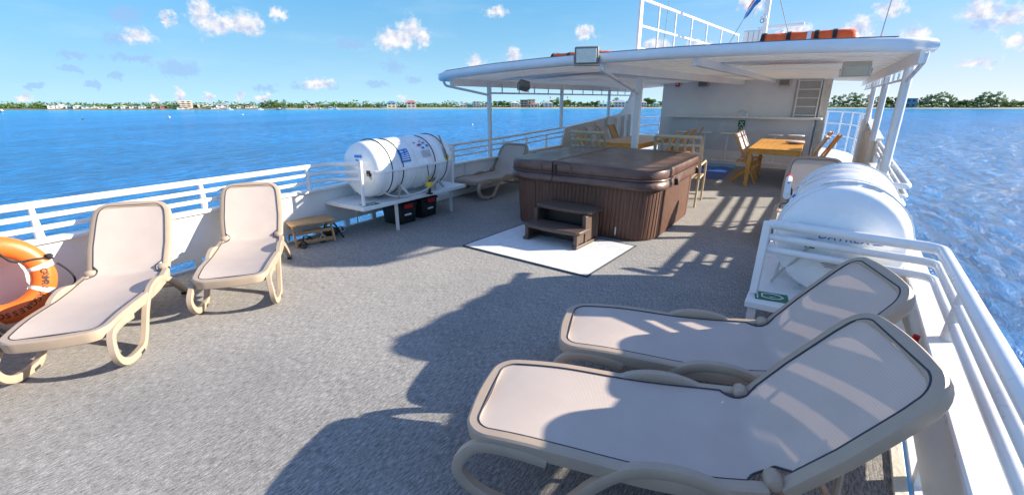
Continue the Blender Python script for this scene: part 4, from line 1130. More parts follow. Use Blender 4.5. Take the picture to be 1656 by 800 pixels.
# ------------------------------------------------------------------ small teak stool and footwear
ws = thing('step_stool', 'low folding teak stool by the left bulwark next to the lounger', 'stool', (-5.12, 3.18, .001), RAD(72))
b = MB()
for k in range(5): b.box((0, -.145 + .0725 * k, .262), (.52, .068, .022))
b.build('top', M['teakpale'], ws, bevel=.004)
b = MB()
for s in (-1, 1): b.box((s * .22, 0, .235), (.03, .33, .03))
b.build('rail', M['teakpale'], ws)
for s in (-1, 1):
    for q in (-1, 1):
        b = MB(); b.bar((s * .225, q * .19, .001), (s * .225, q * .09, .22), .035, .022, (1, 0, 0)); b.build('leg', M['teakpale'], ws, bevel=.003)
b = MB(); b.box((0, -.178, .05), (.42, .02, .04)); b.box((0, -.125, .15), (.42, .02, .04)); b.box((0, .155, .09), (.42, .02, .04)); b.build('stretcher', M['teakpale'], ws, bevel=.003)
def sandal(P, rz, m1, label, strap):
    t = thing('sandal', label, 'sandal', P, RAD(rz))
    out = [(.13 * cos(a) * (1), (.045 + .008 * cos(a)) * sin(a)) for a in [2 * pi * k / 20 for k in range(20)]]
    b = MB(); b.prism(out, lambda x, y, q: V((x, y, q)), .03); b.build('sole', m1, t, bevel=.006)
    b = MB(); b.tube([V((.03, -.05, .03)), V((.05, -.02, .07)), V((.05, .02, .07)), V((.03, .05, .03))], .014, 6, squash=(1, .4)); b.tube([V((-.06, -.045, .03)), V((-.08, 0, .09)), V((-.06, .045, .03))], .012, 6); b.build('strap', strap, t)
sandal((-5.02, 2.98, .002), 160, M['shoe'], 'dark brown sandal under the teak stool at its near end', M['rubber'])
sandal((-5.12, 3.12, .002), 170, M['shoelight'], 'pale foam sandal under the middle of the teak stool', M['rubber'])
sandal((-5.04, 3.27, .002), 150, M['shoe'], 'dark sandal with pale strap under the teak stool at its far end', M['shoelight'])
sandal((-5.16, 3.60, .002), 100, M['shoelight'], 'pale sandal lying beyond the far end of the teak stool', M['shoe'])
t = thing('shoulder_bag', 'small dark bag with strap on the deck beyond the teak stool', 'bag', (-5.13, 3.46, .002), RAD(20))
b = MB(); b.ell((0, 0, .06), (.12, .08, .062), 14, 9); b.build('body', M['shoe'], t); b = MB(); b.tube(spline([V((-.1, 0, .08)), V((-.05, .02, .17)), V((.06, .02, .15)), V((.16, -.02, .05)), V((.22, -.05, .012))], 5), .012, 6); b.build('strap', M['rope'], t)

# ------------------------------------------------------------------ lifebuoy
lb = thing('lifebuoy', 'orange lifebuoy with white bands and black grab line hung on the left bulwark', 'lifebuoy', (-4.98, .50, .40)); lb.rotation_euler = (0, RAD(-7), RAD(-2))
RM, RT = .262, .078
b = MB(); n = 48; rows = []
for i in range(n + 1):
    a = 2 * pi * i / n
    rows.append([V((RT * .72 * sin(q), (RM + RT * cos(q)) * cos(a), (RM + RT * cos(q)) * sin(a))) for q in [2 * pi * j / 16 for j in range(17)]])
b.grid(rows); b.build('ring', M['orange'], lb)
for a0 in (10, -30, 100, 190, 240, 142):
    b = MB(); b.grid([[V(((RT * .72 + .002) * sin(q), (RM + (RT + .002) * cos(q)) * cos(a), (RM + (RT + .002) * cos(q)) * sin(a))) for q in [2 * pi * j / 16 for j in range(17)]] for a in [RAD(a0 - 4 + 8 * k / 4) for k in range(5)]]); b.build('band', M['tape'], lb)
def ring_text(word, a_start, a_end):
    b = MB()
    for i, chh in enumerate(word):
        a = RAD(a_start + (a_end - a_start) * i / (len(word) - 1)); vs, fs = text_mesh(chh, .060)
        out = []
        for p in vs:   # letter up points towards the ring's centre or away along the lower arc
            rr = RM + p.y * .95; aa = a - p.x * .95 / RM
            q = (rr - RM) / RT
            xx = RT * .72 * sqrt(max(.02, 1 - q * q)) + .003
            out.append(V((xx, rr * cos(aa), rr * sin(aa))))
        b.add(out, fs)
    return b.build('lettering', M['ink'], lb)
ring_text('CAYMAN', 3, -23)
ring_text('AGGRESSOR', -39, -108)
for k, (a0, a1) in enumerate(((15, 95), (105, 185), (195, 238), (-115, -35), (-28, 8))):
    b = MB(); P = []
    for i in range(13):
        f = i / 12; a = RAD(a0 + (a1 - a0) * f); sag = sin(pi * f)
        rr = RM + RT + .012 + (.07 * sag if k in (3, 4) else -.15 * sag)
        P.append(V((RT * .6 + .02 * sag, rr * cos(a), rr * sin(a) - .04 * sag)))
    b.tube(P, .008, 8); b.build('grab_line', M['rope'], lb)
b = MB(); b.ell((.05, (RM + RT) * cos(RAD(20)), (RM + RT) * sin(RAD(20))), (.022, .025, .022), 10, 6); b.build('knot', M['rope'], lb)
b = MB(); b.tube([(-.12, .1, .30), (-.03, .1, .33), (.0, .1, .31)], .012, 6); b.tube([(-.12, -.1, .30), (-.03, -.1, .33), (.0, -.1, .31)], .012, 6); b.build('hanger', M['metal'], lb)

# ------------------------------------------------------------------ things on the roof
def life_float(P, L, W, Hh, rz, label, seed):
    t = thing('life_raft_valise', label, 'life raft', P, rz, 'orange wrapped rafts on the canopy roof')
    b = MB(); rows = []; nx = 40; nq = 20
    for i in range(nx + 1):
        x = -L / 2 + L * i / nx; e = max(0, (abs(x) - L / 2 + .12) / .12); sc = sqrt(max(.0, 1 - e * e)) if e < 1 else 0
        sc = max(sc, .12)
        row = []
        for j in range(nq + 1):
            a = 2 * pi * j / nq; r = 1 + .05 * noise.noise(V((x * 7 + seed, cos(a) * 2, sin(a) * 2))) + (.05 * noise.noise(V((x * 22, a * 3, seed))) if x > L * .28 else 0)
            ca, sa = cos(a), sin(a)
            y = W / 2 * math.copysign(abs(ca) ** .6, ca) * r * (.4 + .6 * sc); z = Hh / 2 + Hh / 2 * math.copysign(abs(sa) ** .6, sa) * r * sc
            row.append(V((x, y, max(z, .0))))
        rows.append(row)
    b.grid(rows); b.build('cover', M['raft'], t, ang=60)
    for f, m in ((-.44, M['rope']), (-.18, M['rope']), (.02, M['tape']), (.09, M['rope']), (.26, M['rope'])):
        b = MB(); x = f * L
        b.grid([[V((x + dx, W / 2 * math.copysign(abs(cos(a)) ** .6, cos(a)) * 1.05, Hh / 2 + Hh / 2 * 1.06 * math.copysign(abs(sin(a)) ** .6, sin(a)))) for a in [2 * pi * j / 24 for j in range(25)]] for dx in (-.025, .025)])
        b.build('strap', m, t)
    for f in (-.18, .09):
        b = MB(); x = f * L; b.tube(spline([V((x - .05, -W / 2 - .02, .05)), V((x - .02, -W / 2 - .03, Hh * .6)), V((x + .04, -W / 2 - .03, Hh * .62)), V((x + .08, -W / 2 - .02, .06))], 4), .008, 6); b.build('carry_handle', M['rope'], t)
    return t
rz_t = lambda x: zr(x) + .077
life_float((-.40, 8.2, rz_t(-.4) - .01), 1.22, .62, .34, RAD(1), 'large orange wrapped raft with black straps at the right of the canopy roof', 1.0)
life_float((-3.92, 8.4, rz_t(-3.9) - .01), 1.24, .60, .32, RAD(2), 'orange wrapped raft on the canopy roof behind the square floodlight', 7.0)
ur = thing('upper_railing', 'white two-bar railing with corner post on the canopy roof', 'railing', (-3, 10, 2.2))
A = V((-3.15, 9.0, 0)); B = V((-2.42, 15.2, 0)); C3 = V((-3.5, 9.0, 0))
for k, z in enumerate((3.43, 2.99, 2.60)):
    b = MB(); b.tube([A + V((0, 0, z)), B + V((0, 0, z - .03))], .030 if k == 0 else .024, 8); b.build('top_rail' if k == 0 else 'lower_rail', M['white'], ur, world=True)
b = MB(); b.prism([(0, 2.28), (1, 2.28), (1, 2.56), (0, 2.56)], lambda f, z, q: A.lerp(B, f) + V((q, 0, z)), .02); b.build('kick_plate', M['white'], ur, world=True)
for f in (0, .012, .135, .27, .42, .58, .76, 1):
    b = MB(); p = A.lerp(B, f); b.tube([p + V((0, 0, 2.27)), p + V((0, 0, 3.43 + (.6 if f == 0 else 0)))], .028 if f < .02 else .02, 8); b.build('stanchion', M['white'], ur, world=True)
mast = thing('mast', 'white signal mast with stays above the canopy roof', 'mast', (-1.40, 12, 2.25))
b = MB(); b.tube([(-1.40, 12, 2.2), (-1.42, 12, 4.3)], .055, 12); b.build('pole', M['white'], mast, world=True)
b = MB(); b.tube([(-1.41, 11.9, 3.28), (-1.41, 12.1, 3.28)], .05, 8); b.box((-1.46, 11.93, 3.36), (.12, .04, .05)); b.build('bracket', M['white'], mast, world=True)
b = MB(); b.tube([V((-1.47 + .035 * cos(a), 11.9, 3.28 + .04 * sin(a))) for a in [2 * pi * k / 14 for k in range(14)]], .006, 6, closed=True); b.build('cable_loop', M['black'], mast, world=True)
for p in ((-2.10, 10.9, 2.33), (-.62, 9.6, 2.4), (-2.3, 13.5, 2.3)):
    b = MB(); b.tube([p, (-1.42, 12, 4.25)], .008, 5); b.build('stay', M['metal'], mast, world=True)
fl = thing('flag', 'red, white and blue flag drooping from the mast', 'flag', (-1.55, 11.95, 3.4))
def flag_pt(f, g): return V((-1.47 - .30 * f - .09 * g, 11.95 + .06 * sin(f * 7 + g * 3), 3.98 - .28 * g - .36 * f + .03 * sin(g * 5)))
for nm, g0, g1, m in (('red_field', 0, .38, M['red']), ('white_band', .38, .55, M['signwhite']), ('blue_field', .55, 1, M['inkblue'])):
    b = MB(); b.grid([[flag_pt(f / 10, g0 + (g1 - g0) * k / 4) for k in range(5)] for f in range(11)]); b.build(nm, m, fl, world=True, thick=.004, ang=80)
rb = thing('radar_console', 'white equipment box with rounded corners beside the mast', 'console', (-1.62, 12.1, 2.3))
b = MB(); b.prism(rrect(.42, .5, .06, 4, -1.60, 12.2), lambda x, y, q: V((x, y, 2.3 + q)), .82); b.build('cabinet', M['white'], rb, world=True, bevel=.03)
b = MB()
for x in (-1.70, -1.60, -1.50): b.box((x, 11.945, 2.72), (.006, .006, .74))
b.build('panel_seam', M['grey'], rb, world=True)
ra = thing('radar_antenna', 'white open-array radar bar on a pedestal behind the mast', 'radar', (-1.1, 12.6, 2.3))
b = MB(); b.lathe([(.10, 0), (.08, .3), (.06, .72), (.09, .74), (.09, .84)], (-1.16, 12.6, 2.3), 14); b.build('pedestal', M['white'], ra, world=True)
b = MB(); b.bar((-1.62, 12.5, 3.19), (-.72, 12.7, 3.26), .10, .075); b.build('scanner_bar', M['white'], ra, world=True, bevel=.02)
for P, top, l in (((.44, 8.6, 2.25), (.52, 8.6, 3.6), 'thin whip antenna at the right end of the canopy roof'), ((-3.1, 10.4, 2.25), (-3.02, 10.4, 4.2), 'thin whip antenna behind the roof railing')):
    t = thing('whip_antenna', l, 'antenna', P); b = MB(); b.tube([P, top], [.009, .004], 6); b.build('whip', M['metal'], t, world=True); b = MB(); b.tube([P, V(P) + V((0, 0, .12))], .018, 8); b.build('mount', M['white'], t, world=True)

# ------------------------------------------------------------------ far shore
def px_h(u, v, back):   # world height whose top shows at photo row v for a thing at column u
    P = shore_pt(u, back); d = ray(u, v); return EYE + d.z / hypot(d.x, d.y) * hypot(P.x, P.y)
def leaf_cloud(b, blobs, n, size, up=.3):
    tot = sum(r[0] * r[1] * r[2] for _, r in blobs)
    for c, r in blobs:
        k = max(6, int(n * r[0] * r[1] * r[2] / tot))
        for _ in range(k):
            while True:
                p = V((random.uniform(-1, 1), random.uniform(-1, 1), random.uniform(-1, 1)))
                if .25 < p.length < 1: break
            p = V((p.x * r[0], p.y * r[1], p.z * r[2])) + V(c)
            a = V((random.gauss(0, 1), random.gauss(0, 1), random.gauss(0, 1))).normalized(); q = a.cross(V((random.gauss(0, 1), random.gauss(0, 1), random.gauss(0, 1)))).normalized()
            s = size * random.uniform(.6, 1.4)
            b.add([p - a * s, p + q * s * .6, p + a * s, p - q * s * .6], [(0, 1, 2, 3)])
def tree_proto(kind, seed):
    """unit tree, height 1, returns (trunk mesh object, crown mesh object) under an Empty"""
    random.seed(seed)
    t = thing({'round': 'seagrape_tree', 'pine': 'casuarina_tree', 'palm': 'palm_tree'}[kind], '', 'tree')
    b = MB(); c = MB()
    if kind == 'round':
        b.tube([(0, 0, 0), (.02, .01, .25), (0, .02, .5)], [.035, .028, .018], 6)
        blobs = []
        for k in range(9):
            a = random.uniform(0, 2 * pi); rr = random.uniform(.1, .42); z = random.uniform(.35, .8)
            blobs.append(((rr * cos(a), rr * sin(a), z), (random.uniform(.16, .27), random.uniform(.16, .27), random.uniform(.12, .2))))
            b.tube([(0, .01, .3), (rr * cos(a) * .7, rr * sin(a) * .7, z)], [.018, .006], 5)
        leaf_cloud(c, blobs, 800, .055); mat = M['leaf']
    elif kind == 'pine':
        b.tube([(0, 0, 0), (.01, 0, .5), (.03, 0, .95)], [.014, .009, .003], 6)
        blobs = []
        for k in range(22):
            z = .18 + .8 * k / 22 + random.uniform(-.02, .02); a = random.uniform(0, 2 * pi); rr = .40 * sin(pi * min(1, .18 + z * .82)) ** .8
            rr *= random.uniform(.3, 1.25)
            blobs.append(((rr * cos(a) + .03 * z, rr * sin(a), z + rr * .35), (.07 + .11 * (1 - z) * random.uniform(.6, 1.4), .07 + .11 * (1 - z), .06 + .04 * random.random())))
            b.tube([(0.02 * z, 0, z - .03), (rr * cos(a), rr * sin(a), z + rr * .3)], [.007, .003], 4)
        leaf_cloud(c, blobs, 1300, .034); mat = M['leafpine']
    else:
        b.tube([(0, 0, 0), (.05, 0, .4), (.04, 0, .82)], [.022, .018, .015], 6)
        for k in range(13):
            a = 2 * pi * k / 13 + random.uniform(-.2, .2); e = random.uniform(-.1, .9); L = random.uniform(.22, .32)
            prev = V((.04, 0, .82)); 
            for q in range(4):
                f = (q + 1) / 4; p = V((.04 + L * f * cos(a) * cos(e), L * f * sin(a) * cos(e), .82 + L * f * sin(e) - .22 * f * f)); sd = V((-sin(a), cos(a), 0)) * .03 * (1.2 - f)
                c.add([prev - sd, prev + sd, p + sd * .7 - V((0, 0, .015)), p - sd * .7 - V((0, 0, .015))], [(0, 1, 2, 3)]); prev = p
        mat = M['leafpalm']
    b.build('trunk', M['bark'], t)
    o = c.build('crown', mat, t, ang=10)
    return t
PROTO = {k: [tree_proto(k, 40 + i * 7 + len(k)) for i in range(n)] for k, n in (('round', 5), ('pine', 4), ('palm', 2))}
used = set()
def put_tree(kind, u, v_top, back, width=1.0, where=''):
    z1 = px_h(u, v_top, back); P = shore_pt(u, back); h = z1 - P.z
    pr = random.choice(PROTO[kind])
    t = pr if pr.name not in used else copy_tree(pr); used.add(pr.name)
    t.location = P; t.rotation_euler = (0, 0, random.uniform(0, 6.28)); t.scale = (h * width, h * width, h)
    t['label'] = where; t['group'] = 'trees along the far shore'
random.seed(5)
TREES = []
# (kind, u, v_top, back, width, label)
for u, v, w in ((428, 163, .8), (436, 161.5, .9), (446, 162, .9), (459, 161, .6), (420, 166, .9)): TREES.append(('pine', u, v, 22, w, 'dark feathery pine in the tallest clump on the left shore'))
for u, v, w in ((1350, 152, .8), (1365, 150, .9), (1378, 147, .9), (1392, 149, .8), (1407, 150, .8), (1420, 153, .8)): TREES.append(('pine', u, v, 22, w, 'tall feathery pine on the right shore seen between the starboard posts'))
for u, v, w in ((1490, 155, .9), (1502, 150, .9), (1513, 149, .8), (1524, 146, .9), (1536, 150, .8), (1545, 155, .8)): TREES.append(('pine', u, v, 20, w, 'tall feathery pine in the clump just right of the blue shore house'))
for u, v, w in ((1584, 152, .9), (1594, 146, .95), (1604, 150, .9), (1614, 146, .8), (1626, 155, .8), (1640, 158, .9)): TREES.append(('pine', u, v, 20, w, 'tall feathery pine in the rightmost clump on the shore'))
for u, v, w in ((1427, 157, .9), (1437, 155, 1), (1449, 156, 1), (1458, 159, .9), (1555, 162, 1.1), (1566, 160, 1.1), (1576, 163, 1.1), (1633, 163, 1.2), (1650, 163, 1.1), (1660, 162, 1.1)): TREES.append(('round', u, v, 26, w, 'low broad green tree between the pine clumps on the right shore'))
for u, v in ((1420, 157), (1443, 154), (1455, 156)): TREES.append(('palm', u, v, 16, 1, 'palm on the right shore left of the blue house'))
for u, v in ((790, 163), (803, 162), (812, 161.5), (822, 164), (889, 161), (899, 163), (912, 161), (920, 160), (930, 163), (940, 164), (948, 165), (957, 163), (966, 162), (975, 165)): TREES.append(('round', u, v, 24, 1.05, 'round green tree on the shore seen under the left half of the canopy'))
for u, v in ((902, 158), (997, 158), (985, 163), (1018, 161)): TREES.append(('pine', u, v, 28, 1, 'tall loose tree rising over houses seen under the canopy'))
for u, v in ((1012, 163), (1024, 164), (1048, 157), (1056, 159), (1068, 162), (1082, 162)): TREES.append(('round', u, v, 20, 1.1, 'leafy green tree on the shore near the big hip-roofed house under the canopy'))
lab = ['round tree on the left shore west of the tan tower', 'round tree on the shore between the tan tower and the pine clump', 'round tree on the shore between the pine clump and the blue-roofed house', 'round tree on the shore between the blue-roofed house and the canopy']
for k in range(104):
    u = 2 + 790 * k / 104 + random.uniform(-3, 3)
    if any(a < u < c for a, c in ((74, 104), (286, 308), (624, 641), (656, 673), (764, 776))) and random.random() < .8: continue
    zone = 0 if u < 295 else 1 if u < 440 else 2 if u < 632 else 3
    kind = 'palm' if random.random() < .13 else 'round'
    base = 178.2 - .0028 * u
    hpx = random.uniform(6.0, 9.5) + (2.5 if kind == 'palm' else 0)
    if 10 < u < 72: hpx += 1.5
    if 470 < u < 620: hpx += .8
    TREES.append((kind, u, base - hpx, random.uniform(14, 40), random.uniform(1.0, 1.5), (lab[zone] if kind == 'round' else lab[zone].replace('round tree', 'palm'))))
ORD = 'first second third fourth fifth sixth seventh eighth ninth tenth eleventh twelfth'.split()
def ordinal(n):
    if n < 12: return ORD[n]
    n += 1; return '%d%s' % (n, 'th' if 10 < n % 100 < 20 else {1: 'st', 2: 'nd', 3: 'rd'}.get(n % 10, 'th'))
TREES.sort(key=lambda q: q[1]); cnt = {}
for q in TREES: cnt[q[5]] = cnt.get(q[5], 0) + 1
seen = {}
for kind, u, v, back, w, l in TREES:
    i = seen.get(l, 0); seen[l] = i + 1
    if u > 1340 and kind == 'pine': v += 3.0
    put_tree(kind, u, v, back, w, l if cnt[l] == 1 else '%s from left, %s' % (ordinal(i), l.replace('on the shore ', '').replace('on the left shore ', '').replace('leafy green tree near', 'leafy tree near')))
# low scrub that fills the gaps, nobody could count it
b = MB(); random.seed(9)
for k in range(5200):
    u = random.uniform(-120, 1780); back = random.uniform(17, 62)
    P = shore_pt(u, back); hh = (1.2 + 4.2 * (back - 17) / 45) * (1.15 if u > 1300 or 400 < u < 620 else 1) * (.75 + .5 * noise.noise(V((u * .06, 0, 0))) + .25)
    P.z = ground_z(back) + random.uniform(.1, 1) * hh
    for _ in range(3):
        p = P + V((random.gauss(0, 1.3), random.gauss(0, 1.3), random.gauss(0, .5))); a = V((random.gauss(0, 1), random.gauss(0, 1), random.gauss(0, 1))).normalized(); q = a.cross(V((random.gauss(0, 1), random.gauss(0, 1), random.gauss(0, 1)))).normalized()
        s = random.uniform(.5, 1.2); b.add([p - a * s, p + q * s * .7, p + a * s, p - q * s * .7], [(0, 1, 2, 3)])
tag(b.build('coastal_scrub', M['leafdark'], ang=10), 'low dark scrub along the far shore', 'scrub', None, 'stuff')

HM = {}
def hmat(c, r=.6):
    k = tuple(c)
    if k not in HM: HM[k] = paint('house_paint_%02d' % len(HM), c, r, .08, .5)
    return HM[k]
glass = paint('window_glass', (.05, .07, .09), .15, .2, 1)
def house(u0, u1, v_top, storeys, wc, rc, roof, back, label, name='house', cat='house', depth=None, balc=False):
    um = (u0 + u1) / 2; P = shore_pt(um, back); hz = px_h(um, v_top, back) - P.z
    d = V((P.x, P.y, 0)).normalized(); side = V((d.y, -d.x, 0))
    wd = (shore_pt(u1, back) - shore_pt(u0, back)).length; dp = depth or max(7, wd * .6)
    t = thing(name, label, cat, P, atan2(side.y, side.x), 'houses along the far shore')
    rh = {'hip': .3, 'gable': .32, 'flat': .06, 'none': .03}[roof] * hz
    wh = hz - rh
    b = MB(); b.box((0, dp / 2, wh / 2 - .5), (wd * .92, dp, wh + 1.0)); b.build('wall', hmat(wc), t)
    b = MB(); w2, d2 = wd / 2, dp / 2 + .6
    if roof == 'hip':
        r_ = max(.1, w2 - d2 * .8); b.add([V((-w2, dp / 2 - d2, wh)), V((w2, dp / 2 - d2, wh)), V((w2, dp / 2 + d2, wh)), V((-w2, dp / 2 + d2, wh)), V((-r_, dp / 2, hz)), V((r_, dp / 2, hz))], [(0, 1, 5, 4), (1, 2, 5), (2, 3, 4, 5), (3, 0, 4), (3, 2, 1, 0)])
    elif roof == 'gable':
        b.add([V((-w2, dp / 2 - d2, wh)), V((w2, dp / 2 - d2, wh)), V((w2, dp / 2 + d2, wh)), V((-w2, dp / 2 + d2, wh)), V((0, dp / 2 - d2, hz)), V((0, dp / 2 + d2, hz))], [(0, 1, 4), (1, 2, 5, 4), (2, 3, 5), (3, 0, 4, 5), (3, 2, 1, 0)])
    else: b.box((0, dp / 2, wh + rh / 2), (wd, dp + 1, rh))
    b.build('roof', hmat(rc), t)
    nw = max(2, min(6, int(wd / 4.2)))
    for s in range(storeys):
        zc = wh * (s + .55) / storeys
        for k in range(nw):
            x = -wd * .40 + wd * .80 * (k + .5) / nw
            b = MB(); b.box((x, -.03, zc), (wd * .8 / nw * .5, .1, wh / storeys * .5)); b.build('window', glass, t)
        if balc or storeys > 2:
            b = MB(); b.box((0, -.8, wh * s / storeys + .12), (wd * .96, 1.6, .24)); b.build('balcony', hmat((.78, .76, .72)), t)
    return t
W_ = (.62, .61, .57); BL = (.18, .42, .55); TL = (.25, .55, .50); GR = (.38, .40, .42); TAN = (.58, .42, .29); OR = (.50, .17, .08); PK = (.55, .32, .28); CRM = (.72, .64, .48)
H = [
 (74, 91, 170.5, 2, W_, W_, 'flat', 12, 'white two-storey flat-roofed house left of the pale-roofed row on the left shore'),
 (88, 104, 169, 2, W_, (.7, .7, .68), 'gable', 16, 'large white gabled house at the left end of the houses'),
 (103, 116, 172, 1, W_, BL, 'hip', 15, 'low house with pale blue roof beside the large white gabled house'),
 (115, 129, 170.5, 2, W_, (.62, .68, .7), 'gable', 14, 'white house with a broad pale gable in the blue-roofed row'),
 (129, 145, 171.5, 1, W_, BL, 'hip', 14, 'long low house with pale blue hip roof in the left row'),
 (145, 154, 171.5, 1, CRM, W_, 'gable', 18, 'small cream cottage right of the blue-roofed row'),
 (155, 168, 172, 1, W_, GR, 'hip', 12, 'low grey-roofed white bungalow left of the teal roof'),
 (178, 192, 171, 1, W_, TL, 'hip', 14, 'bungalow with a wide teal hip roof on the left shore'),
 (192, 203, 171, 2, W_, CRM, 'gable', 12, 'white gabled cottage immediately right of the teal roof'),
 (206, 217, 172, 1, W_, W_, 'flat', 14, 'plain low white house second right of the teal roof'),
 (221, 232, 170.5, 2, W_, BL, 'gable', 14, 'white and blue gabled house midway between teal roof and tan tower'),
 (242, 251, 171.5, 1, W_, PK, 'hip', 14, 'small white house with pink roof left of the brown bungalow'),
 (256, 267, 171.5, 1, OR, TAN, 'flat', 12, 'brown flat-roofed bungalow a little left of the tan tower'),
 (317, 343, 168.5, 2, W_, (.68, .70, .70), 'flat', 22, 'wide white block with flat roof right of the tan tower'),
 (347, 368, 168, 2, W_, GR, 'hip', 16, 'white house with grey hip roof right of the wide white block'),
 (338, 351, 174, 1, W_, W_, 'flat', 6, 'low white terrace wall building in front of the grey hip roof'),
 (380, 392, 171, 1, CRM, GR, 'gable', 12, 'cream gabled cottage left of the pine clump'),
 (394, 404, 171, 1, W_, PK, 'hip', 12, 'white cottage with pinkish roof left of the pine clump'),
 (404, 415, 170, 2, W_, GR, 'gable', 16, 'white grey-roofed cottage immediately left of the pine clump'),
 (490, 501, 171, 1, W_, CRM, 'flat', 10, 'pale beach pavilion right of the pine clump'),
 (501, 512, 172, 1, PK, GR, 'flat', 10, 'pinkish beach pavilion next to the pale one'),
 (529, 536, 172, 1, (.25, .5, .62), BL, 'hip', 4, 'tiny blue beach hut at the water by the moored white boat'),
 (616, 624, 171.5, 1, TL, TL, 'hip', 10, 'small teal hut just left of the blue-roofed house'),
 (624, 641, 163.5, 2, CRM, (.08, .25, .45), 'hip', 12, 'cream house with dark blue hip roof on the beach'),
 (656, 673, 162.5, 2, W_, OR, 'hip', 12, 'white balconied house with orange-brown roof on the beach'),
 (743, 755, 168.5, 1, W_, PK, 'hip', 12, 'white house with pink roof left of the white box house near the canopy edge'),
 (755, 763, 168, 1, TL, TL, 'gable', 14, 'small green house tucked beside the white box house'),
 (764, 776, 164, 3, W_, W_, 'flat', 12, 'white three-storey box house near the left edge of the canopy'),
 (777, 789, 169, 1, W_, W_, 'flat', 10, 'low white terrace right of the three-storey box house'),
 (826, 838, 164, 2, CRM, W_, 'hip', 14, 'cream house left of the brown block, seen under the canopy'),
 (841, 854, 161.5, 3, (.22, .17, .14), (.2, .16, .14), 'flat', 18, 'dark brown unfinished block seen under the canopy'),
 (853, 866, 160.5, 3, CRM, CRM, 'flat', 24, 'cream block rising behind the brown block'),
 (857, 871, 166.5, 1, W_, OR, 'hip', 8, 'white pavilion with orange roof right of the brown block'),
 (879, 895, 164.5, 2, W_, GR, 'hip', 10, 'white house with grey hip roof between two canopy posts'),
 (968, 984, 166, 1, W_, TL, 'hip', 14, 'teal-roofed bungalow near the third canopy post'),
 (993, 1013, 162, 2, W_, (.5, .52, .56), 'hip', 12, 'big white house with grey hip roof left of the curved fin'),
 (1037, 1047, 163, 2, W_, W_, 'hip', 14, 'white house seen between curved fin and bar wall'),
 (1056, 1068, 165, 2, W_, TL, 'hip', 12, 'teal-roofed house against the edge of the bar wall'),
 (1466, 1484, 159, 2, (.10, .26, .36), (.08, .2, .3), 'flat', 12, 'dark blue two-storey beach house on the right shore'),
]
for h in H: house(*h)
house(283, 303, 174, 1, W_, W_, 'flat', 6, 'white podium building at the foot of the tan tower')
house(289, 309, 163, 4, TAN, W_, 'flat', 14, 'tan four-storey tower with white balconies on the left shore', 'apartment_tower', 'tower', balc=True)
for u, l in ((890, 'thin red and white radio mast over the shore houses, left one'), (918, 'thin red and white radio mast over the shore houses, right one')):
    P = shore_pt(u, 90); z1 = px_h(u, 157.5, 90); t = thing('radio_mast', l, 'mast', P); b = MB(); b.tube([(0, 0, 0), (0, 0, z1 - P.z)], [.35, .15], 6); b.build('lattice', hmat((.6, .12, .1)), t); b = MB(); b.ell((0, 0, z1 - P.z), (.9, .9, .9), 8, 6); b.build('beacon', hmat((.6, .12, .1)), t)

def boat(u, v, L, label, hc, name='motor_boat'):
    P = at_z(u, v, SEA); t = thing(name, label, 'boat', P, YAW + random.uniform(-.2, .2), 'boats moored off the shore')
    b = MB(); o = [(-L / 2, .32 * L * .4), (L * .2, .3 * L * .4), (L / 2, 0), (L * .2, -.3 * L * .4), (-L / 2, -.32 * L * .4)]
    b.add([V((x * .9, y * .7, -.2)) for x, y in o] + [V((x, y, L * .14)) for x, y in o], [(4, 3, 2, 1, 0), (5, 6, 7, 8, 9)] + [(i, (i + 1) % 5, 5 + (i + 1) % 5, 5 + i) for i in range(5)]); b.build('hull', hmat(hc), t)
    b = MB(); b.add([V((x * L, y * L, L * .14 + z * L)) for x, y, z in ((-.25, -.09, 0), (.18, -.08, 0), (.18, .08, 0), (-.25, .09, 0), (-.2, -.08, .14), (.06, -.07, .14), (.06, .07, .14), (-.2, .08, .14))], [(3, 2, 1, 0), (4, 5, 6, 7), (0, 1, 5, 4), (1, 2, 6, 5), (2, 3, 7, 6), (3, 0, 4, 7)]); b.build('cabin', hmat((.8, .8, .78)), t)
    b = MB(); b.box((-.06 * L, 0, L * .31), (.3 * L, .2 * L, .02 * L)); b.build('canopy_top', hmat((.75, .75, .75)), t)
boat(371, 178.4, 7, 'white motor boat off the grey hip-roofed house', (.8, .8, .8)); boat(421, 178.2, 6, 'small white boat under the pine clump', (.8, .8, .8))
boat(452, 177.8, 6, 'boat with a purple hull right of the pine clump', (.25, .08, .22)); boat(544, 177.6, 6.5, 'white boat beside the tiny blue beach hut', (.8, .8, .8)); boat(518, 177.3, 5, 'low white skiff just left of the blue beach hut', (.78, .78, .76)); boat(3, 182, 7, 'white boat at the left edge of the photo', (.8, .8, .8), 'sail_boat')
for u, v, r, c, l in ((274, 190.5, .55, (.75, .45, .40), 'pinkish mooring buoy left of centre on the bay, nearest the tan tower'), (134, 193, .45, (.06, .06, .06), 'small dark buoy far out on the left of the bay'), (393, 186, .4, (.8, .8, .75), 'small white buoy off the cottages by the pine clump'), (764, 202, .30, (.85, .85, .8), 'white buoy just left of the first canopy post')):
    P = at_z(u, v, SEA); t = thing('mooring_buoy', l, 'buoy', P, 0, 'mooring buoys on the bay'); b = MB(); b.ell((0, 0, r * .45), (r, r, r * .9), 12, 8); b.build('float', hmat(c), t); b = MB(); b.tube([(0, 0, r), (0, 0, r * 1.9)], r * .14, 6); b.build('pickup_pin', hmat((.7, .7, .65)), t)

